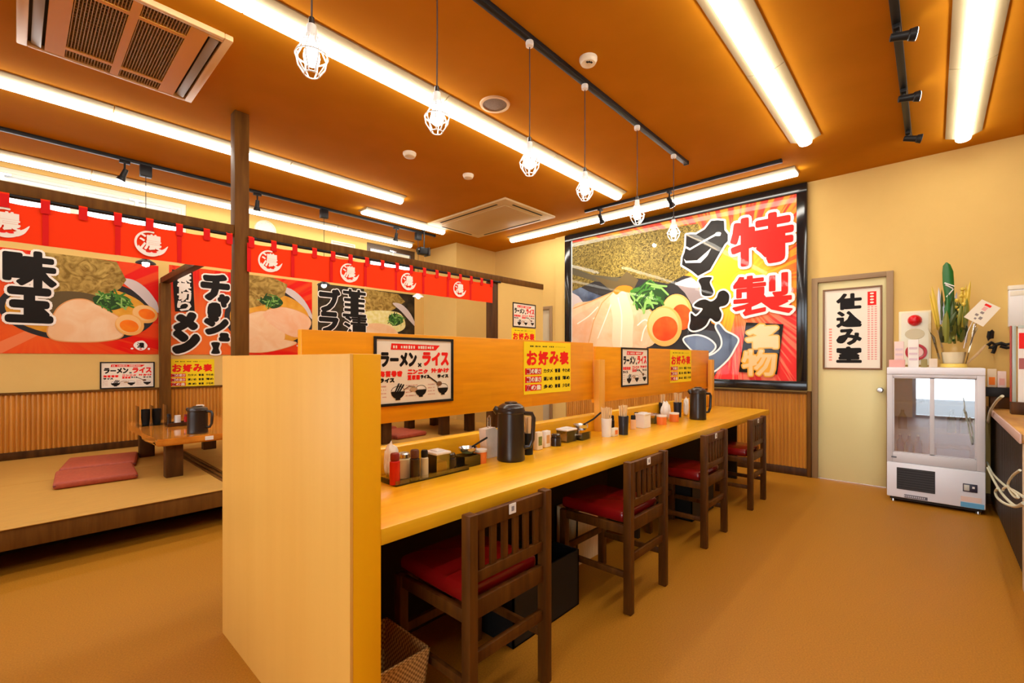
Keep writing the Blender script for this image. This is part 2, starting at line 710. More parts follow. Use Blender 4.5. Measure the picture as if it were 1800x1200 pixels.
def window(n, x0, x1, z0, z1, cuts, fm):
    m = MB()
    f = 0.045
    y0, y1 = YW + 0.015, YW + 0.075
    m.box(x0, x1, y0, y1, z1 - f, z1, fm)
    m.box(x0, x1, y0, y1, z0, z0 + f, fm)
    for x in [x0 + f / 2] + list(cuts) + [x1 - f / 2]:
        m.box(x - f / 2, x + f / 2, y0, y1, z0 + f, z1 - f, fm)
    o = struct('window_%d' % n, m)
    edges = [x0 + f] + [x for c in cuts for x in (c - f / 2, c + f / 2)] + [x1 - f]
    for i in range(0, len(edges), 2):
        g = MB()
        g.box(edges[i] + 0.012, edges[i + 1] - 0.012, YW + 0.042, YW + 0.048, z0 + f + 0.012, z1 - f - 0.012, window_glass)
        g.build('pane', o)
        s_ = MB()
        a, b = edges[i], edges[i + 1]
        t = 0.03
        for (xa, xb, za, zb) in ((a, b, z1 - f - t, z1 - f), (a, b, z0 + f, z0 + f + t), (a, a + t, z0 + f + t, z1 - f - t), (b - t, b, z0 + f + t, z1 - f - t)):
            s_.box(xa, xb, YW + 0.022, YW + 0.06, za, zb, fm)
        s_.build('sash', o)
        h = MB()
        xm = (a + b) / 2 + 0.02
        h.box(xm - 0.06, xm + 0.06, YW - 0.002, YW + 0.024, z1 - f - 0.028, z1 - f - 0.012, steel)
        h.box(xm - 0.012, xm + 0.012, YW - 0.004, YW + 0.022, z1 - f - 0.075, z1 - f - 0.028, steel)
        h.build('catch', o)
    return o

alu = M('white_window_frame', (0.78, 0.74, 0.62), 0.4)
window(1, wins[0][0], wins[0][1], WZ0, WZ1, (-0.64, 0.445), alu)
window(2, wins[1][0], wins[1][1], WZ0, WZ1, (), M('brown_window_frame', (0.10, 0.06, 0.03), 0.4))
for n, (y0, y1, z0, z1) in enumerate(EW):
    m = MB()
    f = 0.06
    x0, x1 = XB - 0.075, XB - 0.02
    m.box(x0, x1, y0, y1, z1 - f, z1, steel)
    m.box(x0, x1, y0, y1, z0, z0 + f, steel)
    ym = (y0 + y1) / 2
    for y in (y0 + f / 2, ym, y1 - f / 2):
        m.box(x0, x1, y - f / 2, y + f / 2, z0 + f, z1 - f, steel)
    o = struct('window_%d' % (n + 3), m)
    for (a, b) in ((y0 + f, ym - f / 2), (ym + f / 2, y1 - f)):
        g = MB()
        g.box(XB - 0.05, XB - 0.044, a, b, z0 + f, z1 - f, window_glass)
        g.build('pane', o)
m = MB()                                                       # eaves over the high windows
m.box(XB - 0.5, XW, YW + 0.1, YW + 1.25, 3.10, 3.16, M('cream_soffit', (0.62, 0.52, 0.34), 0.7))
struct('trim_10', m)
# pale paving outside the entrance
m = MB()
m.box(XB - 8, 12, -8, 18, -0.2, -0.11, M('outside_paving', (0.16, 0.16, 0.155), 0.8))
struct('ground', m)

# doors
def door(n, y0, y1, zh, leaf_m, hy):
    fr = M('brown_door_frame', (0.30, 0.19, 0.085), 0.45)
    m = MB()
    w = 0.045
    m.box(XW - 0.02, XW + 0.09, y1 - 0.008, y1 + w, 0, zh + w, fr, 0.003)
    m.box(XW - 0.02, XW + 0.09, y0 - w, y0 + 0.008, 0, zh + w, fr, 0.003)
    m.box(XW - 0.02, XW + 0.09, y0 + 0.008, y1 - 0.008, zh - 0.005, zh + w, fr, 0.003)
    o = struct('door_%d' % n, m)
    l = MB()
    l.box(XW + 0.012, XW + 0.05, y0 + 0.009, y1 - 0.009, 0.006, zh - 0.006, leaf_m, 0.002)
    l.build('leaf', o)
    h = MB()
    h.lathe([(0, 0), (0.026, 0), (0.026, 0.006), (0.009, 0.01), (0.009, 0.035), (0.024, 0.042), (0.028, 0.058), (0.02, 0.07), (0, 0.072)], (0, 0, 0), steel, 16)
    bmesh.ops.transform(h.bm, matrix=Matrix.Translation((XW + 0.013, hy, 0.95)) @ Matrix.Rotation(R(-90), 4, 'Y'), verts=h.bm.verts[:])
    h.build('knob', o)
    return o

door(1, D1[0], D1[1], D1[2], cream_door, D1[0] + 0.055)
door(2, D2[0], D2[1], D2[2], M('grey_beige_door', (0.55, 0.47, 0.30), 0.5), D2[1] - 0.06)

# ribbed wainscot: half-round strips, with a cap rail; dark baseboards
def ribs(name, ax, s0, s1, wall, z0, z1, mat, pitch=0.036, cap=None):
    m = MB()
    k = m.mi(mat)
    n = int(round((s1 - s0) / pitch))
    prof = []
    for i in range(n):
        a = s0 + (s1 - s0) * i / n
        w = (s1 - s0) / n
        prof += [(a, 0.004), (a + w * 0.12, 0.004), (a + w * 0.2, 0.012), (a + w * 0.5, 0.017), (a + w * 0.8, 0.012), (a + w * 0.88, 0.004)]
    prof.append((s1, 0.004))
    def P(a, d, z):
        return (a, wall - d, z) if ax == 'Y' else (wall - d, a, z)
    lo = [m.bm.verts.new(P(a, d, z0)) for a, d in prof]
    hi = [m.bm.verts.new(P(a, d, z1)) for a, d in prof]
    for i in range(len(prof) - 1):
        m.bm.faces.new((lo[i], lo[i + 1], hi[i + 1], hi[i])).material_index = k
    if cap:
        a, b = s0, s1
        if ax == 'Y':
            m.box(a, b, wall - 0.026, wall, z1, z1 + 0.022, cap)
        else:
            m.box(wall - 0.026, wall, a, b, z1, z1 + 0.022, cap)
    return struct(name, m)

ribs('trim_2', 'Y', XB + 0.01, 4.83, YW, 0.355, 0.905, rib_m, cap=post_wood)
ribs('trim_3', 'X', 0.985, 4.12, XW, 0.085, 0.875, rib_m, cap=post_wood)
m = MB()
m.box(XB + 0.01, 4.83, YW - 0.022, YW, PZ, 0.355, dark_wood, 0.003)
struct('baseboard_left', m)
m = MB()
m.box(XW - 0.022, XW, 0.985, 4.12, 0, 0.085, dark_wood, 0.003)
struct('baseboard_far', m)
m = MB()
m.box(XW - 0.022, XW, YR, D1[0] - 0.05, 0, 0.085, dark_wood, 0.003)
struct('baseboard_right', m)
m = MB()                                                       # brown post between the ribbed panel and the door
m.box(XW - 0.035, XW, 0.947, 0.985, 0, 0.91, post_wood, 0.003)
struct('trim_4', m)

# timber frame of the seating area
m = MB()
m.box(1.125, 1.225, PY - 0.05, PY + 0.05, PZ, ZC, post_wood, 0.004)
struct('trim_5', m)                                            # pillar to the ceiling
m = MB()
m.box(3.86, 3.965, PY - 0.045, PY + 0.055, PZ, 2.19, dark_wood, 0.004)
struct('trim_6', m)
m = MB()
m.box(-2.4, 1.125, PY - 0.04, PY + 0.05, 2.19, 2.262, post_wood, 0.004)
m.box(1.225, 4.85, PY - 0.04, PY + 0.05, 2.19, 2.262, post_wood, 0.004)
struct('trim_7', m)                                            # long beam
m = MB()
m.box(1.12, 1.215, YW - 0.12, YW - 0.026, PZ, 2.115, post_wood, 0.004)
struct('trim_8', m)                                            # wall post
m = MB()
m.box(1.13, 1.205, PY + 0.05, YW - 0.026, 2.115, 2.18, dark_wood, 0.004)
struct('trim_9', m)                                            # cross rail
m = MB()                                                       # low wall of the alcove
m.box(3.966, 4.85, PY - 0.03, PY + 0.05, PZ + .003, 2.189, wall_m)
struct('wall_alcove', m)

# raised platform
t = thing('seating_platform', 'raised tatami seating platform with brown fascia along the left wall', 'platform', (1.2, PY, 0))
m = MB()
m.box(-2.4, 4.828, PY + 0.05, YW - .001, 0.16, PZ - 0.012, dark_wood)
m.build('deck', t)
m = MB()
m.box(-2.4, 4.83, PY - 0.03, PY + 0.05, 0.155, PZ - 0.004, post_wood, 0.004)
m.build('fascia', t)
m = MB()
m.box(-2.4, 4.83, PY - 0.038, PY + 0.03, PZ - 0.004, PZ + 0.002, tatami_m, 0.002)
m.build('edge_strip', t)
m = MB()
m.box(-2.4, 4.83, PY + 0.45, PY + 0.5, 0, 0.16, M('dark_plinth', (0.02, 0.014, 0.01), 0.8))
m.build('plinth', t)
for (xa, xb) in ((-2.4, -0.62), (-0.615, 1.115), (1.225, 3.0), (3.005, 4.83)):
    for (ya, yb) in ((PY + 0.03, 5.22), (5.225, YW - 0.022)):
        m = MB()
        m.box(xa, xb, ya, yb, PZ - 0.012, PZ, tatami_m)
        m.build('tatami_mat', t)
m = MB()
for x in (1.116, 1.158, 1.2):
    m.box(x, x + 0.022, PY + 0.05, YW - 0.13, PZ - 0.012, PZ + 0.004, post_wood, 0.002)
m.box(1.138, 1.2, PY + 0.05, YW - 0.13, PZ - 0.012, PZ - 0.004, dark_wood)
m.build('sliding_track', t)

# ------------------------------------------------------------------ posters and signs
nori_m = NZ('nori_print', (0.05, 0.036, 0.008), (0.36, 0.26, 0.06), scale=(1, 1, 1), noise=38, detail=7, rough=0.5, coords='UV', lo=0.36, hi=0.66, dist=1.2)
nori_gold = NZ('nori_gold_print', (0.20, 0.12, 0.02), (0.55, 0.38, 0.10), noise=9, detail=6, rough=0.5, coords='UV', lo=0.35, hi=0.7, dist=2.0)
pork_m = NZ('pork_print', (0.80, 0.50, 0.27), (0.84, 0.62, 0.39), noise=5, detail=4, rough=0.5, coords='UV', lo=0.35, hi=0.68, dist=0.8)
pork_pink = NZ('pork_pink_print', (0.80, 0.44, 0.25), (0.82, 0.56, 0.36), noise=5, detail=4, rough=0.5, coords='UV', dist=0.8)
pork_edge = M('pork_edge_print', (0.72, 0.34, 0.12), 0.5)
soup_m = NZ('soup_print', (0.66, 0.29, 0.02), (0.76, 0.40, 0.05), noise=7, rough=0.5, coords='UV')
egg_m = M('egg_white_print', (0.80, 0.42, 0.11), 0.5)
egg_pale = M('egg_pale_print', (0.84, 0.52, 0.20), 0.5)
yolk_m = NZ('yolk_print', (0.82, 0.055, 0.012), (0.86, 0.12, 0.02), noise=5, rough=0.5, coords='UV')
yolk_or = NZ('yolk_orange_print', (0.84, 0.14, 0.008), (0.88, 0.24, 0.012), noise=8, rough=0.5, coords='UV')
green_dk = M('spinach_dark_print', (0.025, 0.07, 0.02), 0.5)
green_md = M('spinach_print', (0.06, 0.20, 0.03), 0.5)
green_lt = M('spinach_light_print', (0.26, 0.48, 0.12), 0.5)
noodle_m = NZ('cabbage_print', (0.72, 0.66, 0.22), (0.82, 0.78, 0.42), noise=16, rough=0.5, coords='UV')
bowl_dk = M('bowl_dark_print', (0.03, 0.028, 0.03), 0.5)
bowl_rim = M('bowl_rim_print', (0.30, 0.24, 0.24), 0.5)
bowl_hi = M('bowl_light_print', (0.62, 0.55, 0.55), 0.5)
bowl_blue = NZ('bowl_blue_print', (0.03, 0.04, 0.075), (0.16, 0.22, 0.34), noise=3, rough=0.5, coords='UV')
gold_ink = M('gold_ink', (0.86, 0.42, 0.05), 0.45)
gold_pale = M('pale_gold_ink', (0.84, 0.62, 0.30), 0.45)
tint_or = M('orange_ink', (0.90, 0.22, 0.02), 0.45)

def emblem(A, ca, cb, r, layer, ink, ground):
    """the shop's round emblem: brush ring with a curl to the right around one heavy character"""
    ring = ell(ca, cb, r * 0.93, r * 0.95, 34, 78, 322)
    A.line(ring, r * 0.075, layer, ink)
    A.poly(smooth([(ca + r * .55, cb - r * .86), (ca + r * .86, cb - r * .66), (ca + r * 1.04, cb - r * .38), (ca + r * 1.16, cb - r * .02), (ca + r * .90, cb - r * .28), (ca + r * .68, cb - r * .46)], 4), layer + 1, ink)
    A.poly(ell(ca, cb - r * 0.02, r * 0.9, r * 0.92, 24, 205, 325) + ell(ca + r * 0.02, cb + r * 0.12, r * 0.82, r * 0.78, 24, 325, 205), layer, ink)
    A.poly(ell(ca - r * 0.12, cb - r * 0.66, r * 0.17, r * 0.07), layer + 2, ground)
    A.poly(ell(ca + r * 0.26, cb - r * 0.64, r * 0.17, r * 0.07), layer + 2, ground)
    A.text('濃', ca - r * 0.68, ca + r * 0.74, cb - r * 0.52, cb + r * 0.76, layer + 1, ink, r * 0.028)

def splash(A, ca, cb, r, layer):
    """small white roundel with the emblem on it and two drops"""
    A.poly(smooth([(ca + math.cos(t) * r * k, cb + math.sin(t) * r * k * 0.9) for t, k in zip([i * PI / 5 for i in range(10)], (1, .94, 1.05, .95, 1, 1.04, .95, 1, 1.03, .96))]), layer, white_print)
    A.text('濃', ca - r * 0.55, ca + r * 0.55, cb - r * 0.5, cb + r * 0.55, layer + 1, black_print, r * 0.03)
    A.poly(ell(ca, cb - r * 0.66, r * 0.22, r * 0.1), layer + 1, red_print)
    A.poly(ell(ca - r * 1.25, cb - r * 0.6, r * 0.2, r * 0.16), layer, white_print)
    A.poly(ell(ca + r * 1.2, cb - r * 0.62, r * 0.17, r * 0.2), layer, white_print)

def leaves(A, ca, cb, ra, rb, layer, n=26, seed=1):
    rnd = random.Random(seed)
    A.poly(smooth([(ca + math.cos(t) * ra * rnd.uniform(.8, 1.1), cb + math.sin(t) * rb * rnd.uniform(.75, 1.1)) for t in [i * 2 * PI / 12 for i in range(12)]]), layer, green_dk)
    for i in range(n):
        t = rnd.uniform(0, 2 * PI)
        q = rnd.uniform(0.1, 0.95)
        x, y = ca + math.cos(t) * ra * q, cb + math.sin(t) * rb * q
        d = rnd.uniform(-0.9, 0.9) + (0 if rnd.random() < .6 else PI / 2)
        l = rnd.uniform(.18, .42) * ra
        pts = [(x + math.cos(d) * l * s, y + math.sin(d) * l * s + .12 * l * (1 - s * s)) for s in (-1, -.4, .3, 1)]
        A.line(pts, ra * rnd.uniform(.03, .07), layer + 1 + i % 3, (green_md, green_lt, green_md, green_dk)[i % 4])

def frame_rect(m, A_, a0, a1, b0, b1, w, d0, d1, mat, bev=0.002):
    """picture frame of bar width w standing d0..d1 off the art's plane (d towards the room)"""
    def bx(aa, ab_, ba, bb):
        if A_.pl == 'Y':
            m.box(aa, ab_, A_.val - d1, A_.val - d0, ba, bb, mat, bev)
        else:
            m.box(A_.val - d1, A_.val - d0, -ab_, -aa, ba, bb, mat, bev)
    bx(a0, a1, b1 - w, b1)
    bx(a0, a1, b0, b0 + w)
    bx(a0, a0 + w, b0 + w, b1 - w)
    bx(a1 - w, a1, b0 + w, b1 - w)

def plate(m, A_, a0, a1, b0, b1, t, mat):
    if A_.pl == 'Y':
        m.box(a0, a1, A_.val + 0.0002, A_.val + t, b0, b1, mat)
    else:
        m.box(A_.val + 0.0002, A_.val + t, -a1, -a0, b0, b1, mat)

# --- the big framed picture on the far wall
A = Art('X', XW - 0.035)
PA0, PA1, PB0, PB1 = -3.995, -1.068, 1.012, 3.035
Z8 = lambda pts: A.px([(1000 + x / 3.43, 340 + y / 3.43) for x, y in pts])
ZA = lambda pts: A.px([(1190 + x / 6.665, 340 + y / 6.665) for x, y in pts])
ZB = lambda pts: A.px([(1190 + x / 6.317, 500 + y / 6.317) for x, y in pts])
burst = rays_mat('sunburst_print', A.ab(1290, 505), (0.90, 0.05, 0.03), (0.93, 0.30, 0.03), (0.93, 0.58, 0.03), n=90, radius=0.75)
burst_pink = rays_mat('sunburst_pink_print', A.ab(1290, 505), (0.88, 0.04, 0.04), (0.93, 0.22, 0.13), (0.93, 0.35, 0.05), n=110, radius=0.6)
A.rect(PA0, PA1, PB0, PB1, 0, burst)
A.poly(Z8([(1010, 700), (1290, 560), (1378, 740), (1380, 1130), (870, 1130), (960, 900)]), 1, burst_pink)
# bowl and seaweed
def clip(pts):
    return [(min(max(a, PA0), PA1), min(max(b, PB0), PB1)) for a, b in pts]
A.poly(clip(Z8([(0, 430), (600, 480), (740, 500), (800, 620), (860, 780), (1000, 860), (870, 1130), (0, 1130)])), 1, bowl_dk)
A.poly(clip(Z8([(0, 540), (120, 590), (260, 640), (250, 690), (0, 760)])), 2, bowl_blue)
A.poly(clip(Z8([(0, 600), (60, 620), (90, 660), (0, 700)])), 3, bowl_hi)
A.poly(clip(Z8([(640, 540), (740, 500), (800, 600), (830, 720), (760, 700), (700, 600)])), 2, bowl_rim)
A.poly(clip(smooth(Z8([(640, 545), (735, 508), (790, 560), (760, 570), (700, 560)]), 4)), 3, bowl_hi)
A.poly(clip(Z8([(0, 300), (780, 180), (800, 260), (720, 480), (600, 545), (470, 520), (350, 500), (200, 510), (0, 590)])), 3, nori_m)
A.poly(clip(Z8([(0, 450), (140, 490), (330, 510), (330, 545), (160, 530), (0, 490)])), 4, M('seaweed_shadow_print', (0.10, 0.085, 0.05), 0.5))
A.poly(clip(Z8([(150, 500), (290, 530), (350, 470), (420, 520), (380, 600), (260, 590)])), 4, M('seaweed_brown_print', (0.12, 0.085, 0.035), 0.5))
# pork slices
A.poly(clip(smooth(Z8([(20, 690), (140, 645), (270, 590), (330, 570), (400, 600), (470, 680), (540, 760), (520, 900), (380, 935), (20, 935)]), 5)), 5, pork_m)
A.poly(clip(smooth(Z8([(20, 760), (110, 700), (190, 650), (150, 760), (120, 900), (20, 930)]), 5)), 6, pork_pink)
A.poly(clip(smooth(Z8([(250, 620), (330, 590), (360, 640), (390, 760), (380, 930), (270, 930), (265, 760)]), 5)), 6, M('pork_fat_print', (0.84, 0.66, 0.44), 0.5))
A.poly(clip(smooth(Z8([(400, 740), (470, 700), (520, 760), (470, 930), (390, 930)]), 5)), 6, pork_pink)
A.line(Z8([(260, 600), (200, 660), (150, 770), (120, 900)]), 0.007, 7, pork_edge)
A.poly(smooth(Z8([(270, 590), (300, 560), (350, 555), (385, 570), (370, 600), (320, 590), (290, 610)]), 4), 7, tint_or)
for pts in ([(60, 780), (120, 740), (170, 690)], [(300, 640), (320, 740), (315, 900)], [(420, 790), (460, 760), (500, 790)], [(180, 860), (220, 760), (250, 680)], [(440, 880), (455, 820), (490, 770)]):
    A.line(clip(smooth(Z8(pts + pts[::-1]), 3)), 0.009, 7, M('pork_vein_print', (0.94, 0.84, 0.70), 0.5))
A.line(Z8([(400, 600), (440, 660), (480, 690), (540, 760)]), 0.008, 7, pork_edge)
A.line(Z8([(30, 692), (140, 648), (268, 594)]), 0.008, 7, pork_edge)
# eggs
def egg(pts_c, rx, ry, yc, yrx, yry, layer):
    c = Z8([pts_c])[0]
    e = Z8([(pts_c[0] + rx, pts_c[1])])[0]
    f = Z8([(pts_c[0], pts_c[1] - ry)])[0]
    A.poly(ell(c[0], c[1], e[0] - c[0], f[1] - c[1], 32, rot=0.25), layer, egg_m)
    A.poly(ell(c[0] - .012, c[1] + .02, (e[0] - c[0]) * .86, (f[1] - c[1]) * .84, 32, rot=0.25), layer + 1, egg_pale)
    c2 = Z8([yc])[0]
    e2 = Z8([(yc[0] + yrx, yc[1])])[0]
    f2 = Z8([(yc[0], yc[1] - yry)])[0]
    A.poly(ell(c2[0], c2[1], e2[0] - c2[0], f2[1] - c2[1], 28, rot=0.2), layer + 2, yolk_m)
egg((650, 712), 92, 108, (680, 745), 62, 78, 7)
egg((575, 800), 108, 122, (580, 815), 78, 74, 10)
cc = Z8([(480, 612)])[0]
leaves(A, cc[0], cc[1], 0.25, 0.19, 8, 46, 3)
for pts in ([(500, 560), (560, 570), (600, 610)], [(470, 540), (540, 555), (590, 560)], [(500, 590), (490, 640), (510, 690)], [(370, 600), (400, 640), (390, 670)]):
    A.line(Z8(pts), 0.012, 12, green_lt)
# yellow flash between the letters
A.poly(smooth(ZA([(400, 930), (560, 690), (640, 740), (760, 860), (640, 980), (660, 1150), (560, 1100), (420, 1030)]), 3), 3, M('yellow_flash_print', (0.93, 0.55, 0.02), 0.45))
# brush lettering traced stroke by stroke (white edge, black strokes)
def brush(outer, inner, layer, ink, grow):
    for o_ in outer:
        A.fat(o_, grow, layer, white_print)
    for q in inner:
        A.poly(q, layer + 1, ink)
ra1 = [(112, 485), (170, 478), (225, 482), (330, 420), (405, 322), (480, 315), (555, 322), (560, 430), (600, 480), (600, 560), (560, 600), (390, 895), (250, 968), (190, 918), (150, 890), (62, 838), (70, 745), (92, 690), (108, 610)]
A.fat(ZA(ra1), 0.022, 14, white_print)
A.poly(ZA(ra1), 15, black_print)
A.line(ZA([(112, 632), (155, 655), (300, 570), (460, 482)]), 0.011, 16, white_print)
A.poly(ZA([(85, 765), (110, 790), (240, 785), (405, 640), (360, 730), (280, 812), (105, 815)]), 16, white_print)
A.line(ZA([(112, 485), (300, 565), (470, 660)]), 0.005, 16, M('brush_sheen_ink', (0.30, 0.22, 0.12), 0.4))
bar = smooth(ZA([(255, 1022), (300, 985), (412, 982), (388, 1045), (432, 1150), (400, 1200), (300, 1190), (285, 1090)]), 3)
A.fat(bar, 0.018, 14, white_print)
A.poly(bar, 15, black_print)
me_ = smooth(ZB([(190, 230), (250, 178), (320, 165), (382, 188), (440, 150), (468, 85), (530, 66), (582, 115), (575, 195), (535, 235), (472, 255), (500, 325), (480, 395), (432, 415), (372, 375), (330, 445), (270, 492), (185, 512), (140, 480), (155, 400), (158, 315), (215, 352), (290, 272), (235, 255)]), 3)
A.fat(me_, 0.02, 14, white_print)
A.poly(me_, 15, black_print)
n1 = smooth(ZB([(80, 610), (170, 572), (270, 575), (370, 620), (425, 690), (360, 760), (250, 790), (170, 720)]), 4)
n2 = smooth(ZB([(470, 440), (540, 520), (620, 560), (678, 612), (640, 700), (560, 830), (400, 965), (290, 970), (300, 830), (420, 770), (500, 690), (500, 590), (440, 470)]), 4)
for q in (n1, n2):
    A.fat(q, 0.02, 14, white_print)
    A.poly(q, 15, bowl_blue)
# the two red characters and the plaque
def tbox(A_, ch, u0, v0, u1, v1, layer, mat, dil, edge, ew, shear=0.0):
    p, q = A_.ab(u0, v1), A_.ab(u1, v0)
    A_.text(ch, p[0], q[0], p[1], q[1], layer, mat, dil, edge, ew, shear)
tbox(A, '特', 1284, 366, 1396, 472, 17, red_print, 0.021, white_print, 0.030)
tbox(A, '製', 1288, 476, 1394, 557, 17, red_print, 0.0115, white_print, 0.030)
A.poly(ZB([(770, 420), (1185, 440), (1115, 995), (690, 970)]), 17, black_print)
tbox(A, '名', 1311, 568, 1369, 613, 18, gold_pale, 0.013, gold_ink, 0.014)
tbox(A, '物', 1305, 614, 1365, 660, 18, gold_pale, 0.008, gold_ink, 0.014)

t = thing('framed_picture', 'huge black framed ramen picture with red and black lettering on far wall', 'picture', (XW, 2.55, 2.0))
A.build('print', t)
m = MB()
plate(m, A, PA0 - 0.02, PA1 + 0.02, PB0 - 0.02, PB1 + 0.02, 0.008, white_print)
m.build('backing', t)
m = MB()
frame_rect(m, A, -4.118, -0.98, 0.918, 3.118, 0.095, -0.033, 0.028, black_gloss, 0.004)
m.build('frame', t)
m = MB()
m.face([(A.val - 0.018, -PA1, PB0), (A.val - 0.018, -PA0, PB0), (A.val - 0.018, -PA0, PB1), (A.val - 0.018, -PA1, PB1)], glass('picture_glass', (1, 1, 1), 0.0, 0.02, 1.27))
m.build('cover_pane', t)

# --- three food posters on the left wall
def wall_poster(label, a0, a1, b0, b1, paint, grp='ramen posters on the left wall'):
    A = Art('Y', YW - 0.008)
    t = thing('food_poster', label, 'poster', ((a0 + a1) / 2, YW, (b0 + b1) / 2), grp)
    paint(A)
    A.build('print', t)
    m = MB()
    plate(m, A, a0, a1, b0, b1, 0.0075, white_print)
    m.build('sheet', t)
    return t

def food(A, bowl, soup, rim=True):
    (c, rx, ry) = bowl
    A.poly(ell(c[0], c[1], rx, ry, 48), 2, bowl_dk)
    A.poly(ell(c[0], c[1], rx * .97, ry * .94, 48, 20, 80) + ell(c[0], c[1], rx * .85, ry * .84, 48, 80, 20), 3, bowl_rim)
    A.poly(ell(c[0], c[1] - .01, rx * soup, ry * soup * .92, 48), 3, soup_m)

def p1(A):
    a0, a1, b0, b1 = -0.62, 1.118, 1.305, 2.315
    A.rect(a0, a1, b0, b1, 0, rays_mat('poster_red_print', A.ab(60, 560), (0.72, 0.010, 0.006), (0.76, 0.06, 0.010), (0.80, 0.12, 0.02), 60, 0.7))
    def cl(pts):
        return [(min(max(a, a0), a1), min(max(b, b0), b1)) for a, b in pts]
    c = A.ab(148, 545)
    A.poly(cl(ell(c[0], c[1], 0.60, 0.335, 56)), 2, bowl_dk)
    A.poly(cl(smooth(A.px([(212, 492), (235, 492), (262, 512), (285, 548), (270, 545), (245, 520)]), 4)), 3, bowl_hi)
    A.poly(cl(ell(c[0] - .01, c[1] - .005, 0.545, 0.275, 56)), 3, soup_m)
    A.poly(cl(A.px([(60, 440), (160, 447), (205, 460), (222, 492), (212, 506), (180, 528), (150, 545), (100, 562), (60, 520)])), 4, nori_gold)
    A.poly(cl(smooth(A.px([(90, 515), (130, 512), (170, 520), (175, 532), (130, 532), (95, 552), (80, 535)]), 4)), 5, M('seaweed_brown_print', (0.12, 0.085, 0.035), 0.5))
    pk = smooth(A.px([(84, 583), (92, 560), (104, 540), (125, 528), (150, 527), (172, 537), (192, 548), (212, 562), (215, 590), (180, 599), (130, 600), (95, 596)]), 5)
    A.fat(pk, 0.010, 5, pork_edge)
    A.poly(pk, 6, pork_m)
    s = A.ab(197, 530)
    leaves(A, s[0], s[1], 0.16, 0.085, 7, 34, 5)
    for (u, v, rx, ry, yu, yv, l) in ((255, 552, .115, .10, 258, 552, 7), (228, 571, .125, .115, 227, 573, 11)):
        e = A.ab(u, v)
        A.poly(cl(ell(e[0], e[1], rx, ry, 30, rot=-.3)), l, egg_m)
        A.poly(cl(ell(e[0] - .01, e[1] + .012, rx * .86, ry * .85, 30, rot=-.3)), l + 1, egg_pale)
        y = A.ab(yu, yv)
        A.poly(cl(ell(y[0], y[1], rx * .66, ry * .58, 26, rot=-.3)), l + 2, yolk_or)
    tbox(A, '味', 4, 446, 100, 503, 12, black_print, 0.017, white_print, 0.020)
    tbox(A, '玉', 8, 508, 94, 566, 12, black_print, 0.027, white_print, 0.020)
    A.poly(A.px([(0, 600), (60, 575), (75, 585), (0, 622)]), 1, M('pale_red_ink', (0.82, 0.22, 0.08), 0.45))
    s = A.ab(247, 607)
    splash(A, s[0], s[1], 0.06, 12)
def p2(A):
    a0, a1, b0, b1 = 1.216, 2.878, 1.305, 2.345
    A.rect(a0, a1, b0, b1, 0, rays_mat('poster_red_print_b', A.ab(350, 590), (0.72, 0.010, 0.006), (0.76, 0.06, 0.010), (0.82, 0.18, 0.03), 60, 0.7))
    def cl(pts):
        return [(min(max(a, a0), a1), min(max(b, b0), b1)) for a, b in pts]
    c = A.ab(478, 560)
    A.poly(cl(ell(c[0], c[1], 0.56, 0.40, 56)), 2, bowl_dk)
    A.poly(cl(smooth(A.px([(492, 506), (512, 508), (535, 528), (552, 560), (545, 558), (525, 532)]), 4)), 3, bowl_hi)
    A.poly(cl(ell(c[0], c[1], 0.50, 0.345, 56)), 3, soup_m)
    A.poly(cl(A.px([(425, 480), (480, 488), (505, 500), (500, 520), (470, 535), (420, 545)])), 4, nori_gold)
    for pts, mat in (([(408, 575), (430, 555), (465, 547), (490, 560), (500, 595), (470, 612), (420, 606)], pork_m),
                     ([(462, 552), (495, 540), (535, 552), (546, 570), (525, 592), (490, 580)], pork_pink),
                     ([(400, 598), (440, 585), (500, 597), (520, 604), (470, 618), (420, 616)], pork_m)):
        q = cl(smooth(A.px(pts), 5))
        A.fat(q, 0.007, 5, pork_edge)
        A.poly(q, 6, mat)
    s = A.ab(478, 530)
    leaves(A, s[0], s[1], 0.15, 0.085, 7, 30, 9)
    p, q = A.ab(304, 547), A.ab(342, 478)
    A.poly([(p[0] + .02, p[1]), (q[0], p[1] + .01), (q[0] - .02, q[1]), (p[0] - .01, q[1])], 8, black_print)
    for i, ch in enumerate('豪快切り'):
        v0 = 478 + i * 17
        tbox(A, ch, 311, v0 + 1, 336, v0 + 17, 9, white_print, 0.006, black_print, 0.0)
    tbox(A, 'メ', 304, 549, 348, 582, 9, black_print, 0.036, white_print, 0.018)
    tbox(A, 'ン', 302, 580, 352, 622, 9, black_print, 0.036, white_print, 0.018)
    for ch, u0, v0, u1, v1 in (('チ', 352, 484, 404, 527), ('ャ', 382, 518, 404, 540), ('ー', 367, 534, 386, 556), ('シ', 358, 552, 402, 588), ('ュ', 384, 585, 404, 600)):
        if ch == 'ー':
            q = smooth(A.px([(u0, v0), (u1, v0), (u1 + 1, v1), (u0 - 1, v1)]), 3)
            A.fat(q, 0.018, 9, white_print)
            A.poly(q, 10, black_print)
        else:
            tbox(A, ch, u0, v0, u1, v1, 9, black_print, 0.026, white_print, 0.018)
    q = smooth(A.px([(371, 602), (386, 602), (384, 612), (386, 621), (371, 621), (374, 612)]), 3)
    A.fat(q, 0.018, 9, white_print)
    A.poly(q, 10, black_print)
    s = A.ab(530, 604)
    splash(A, s[0], s[1], 0.05, 12)
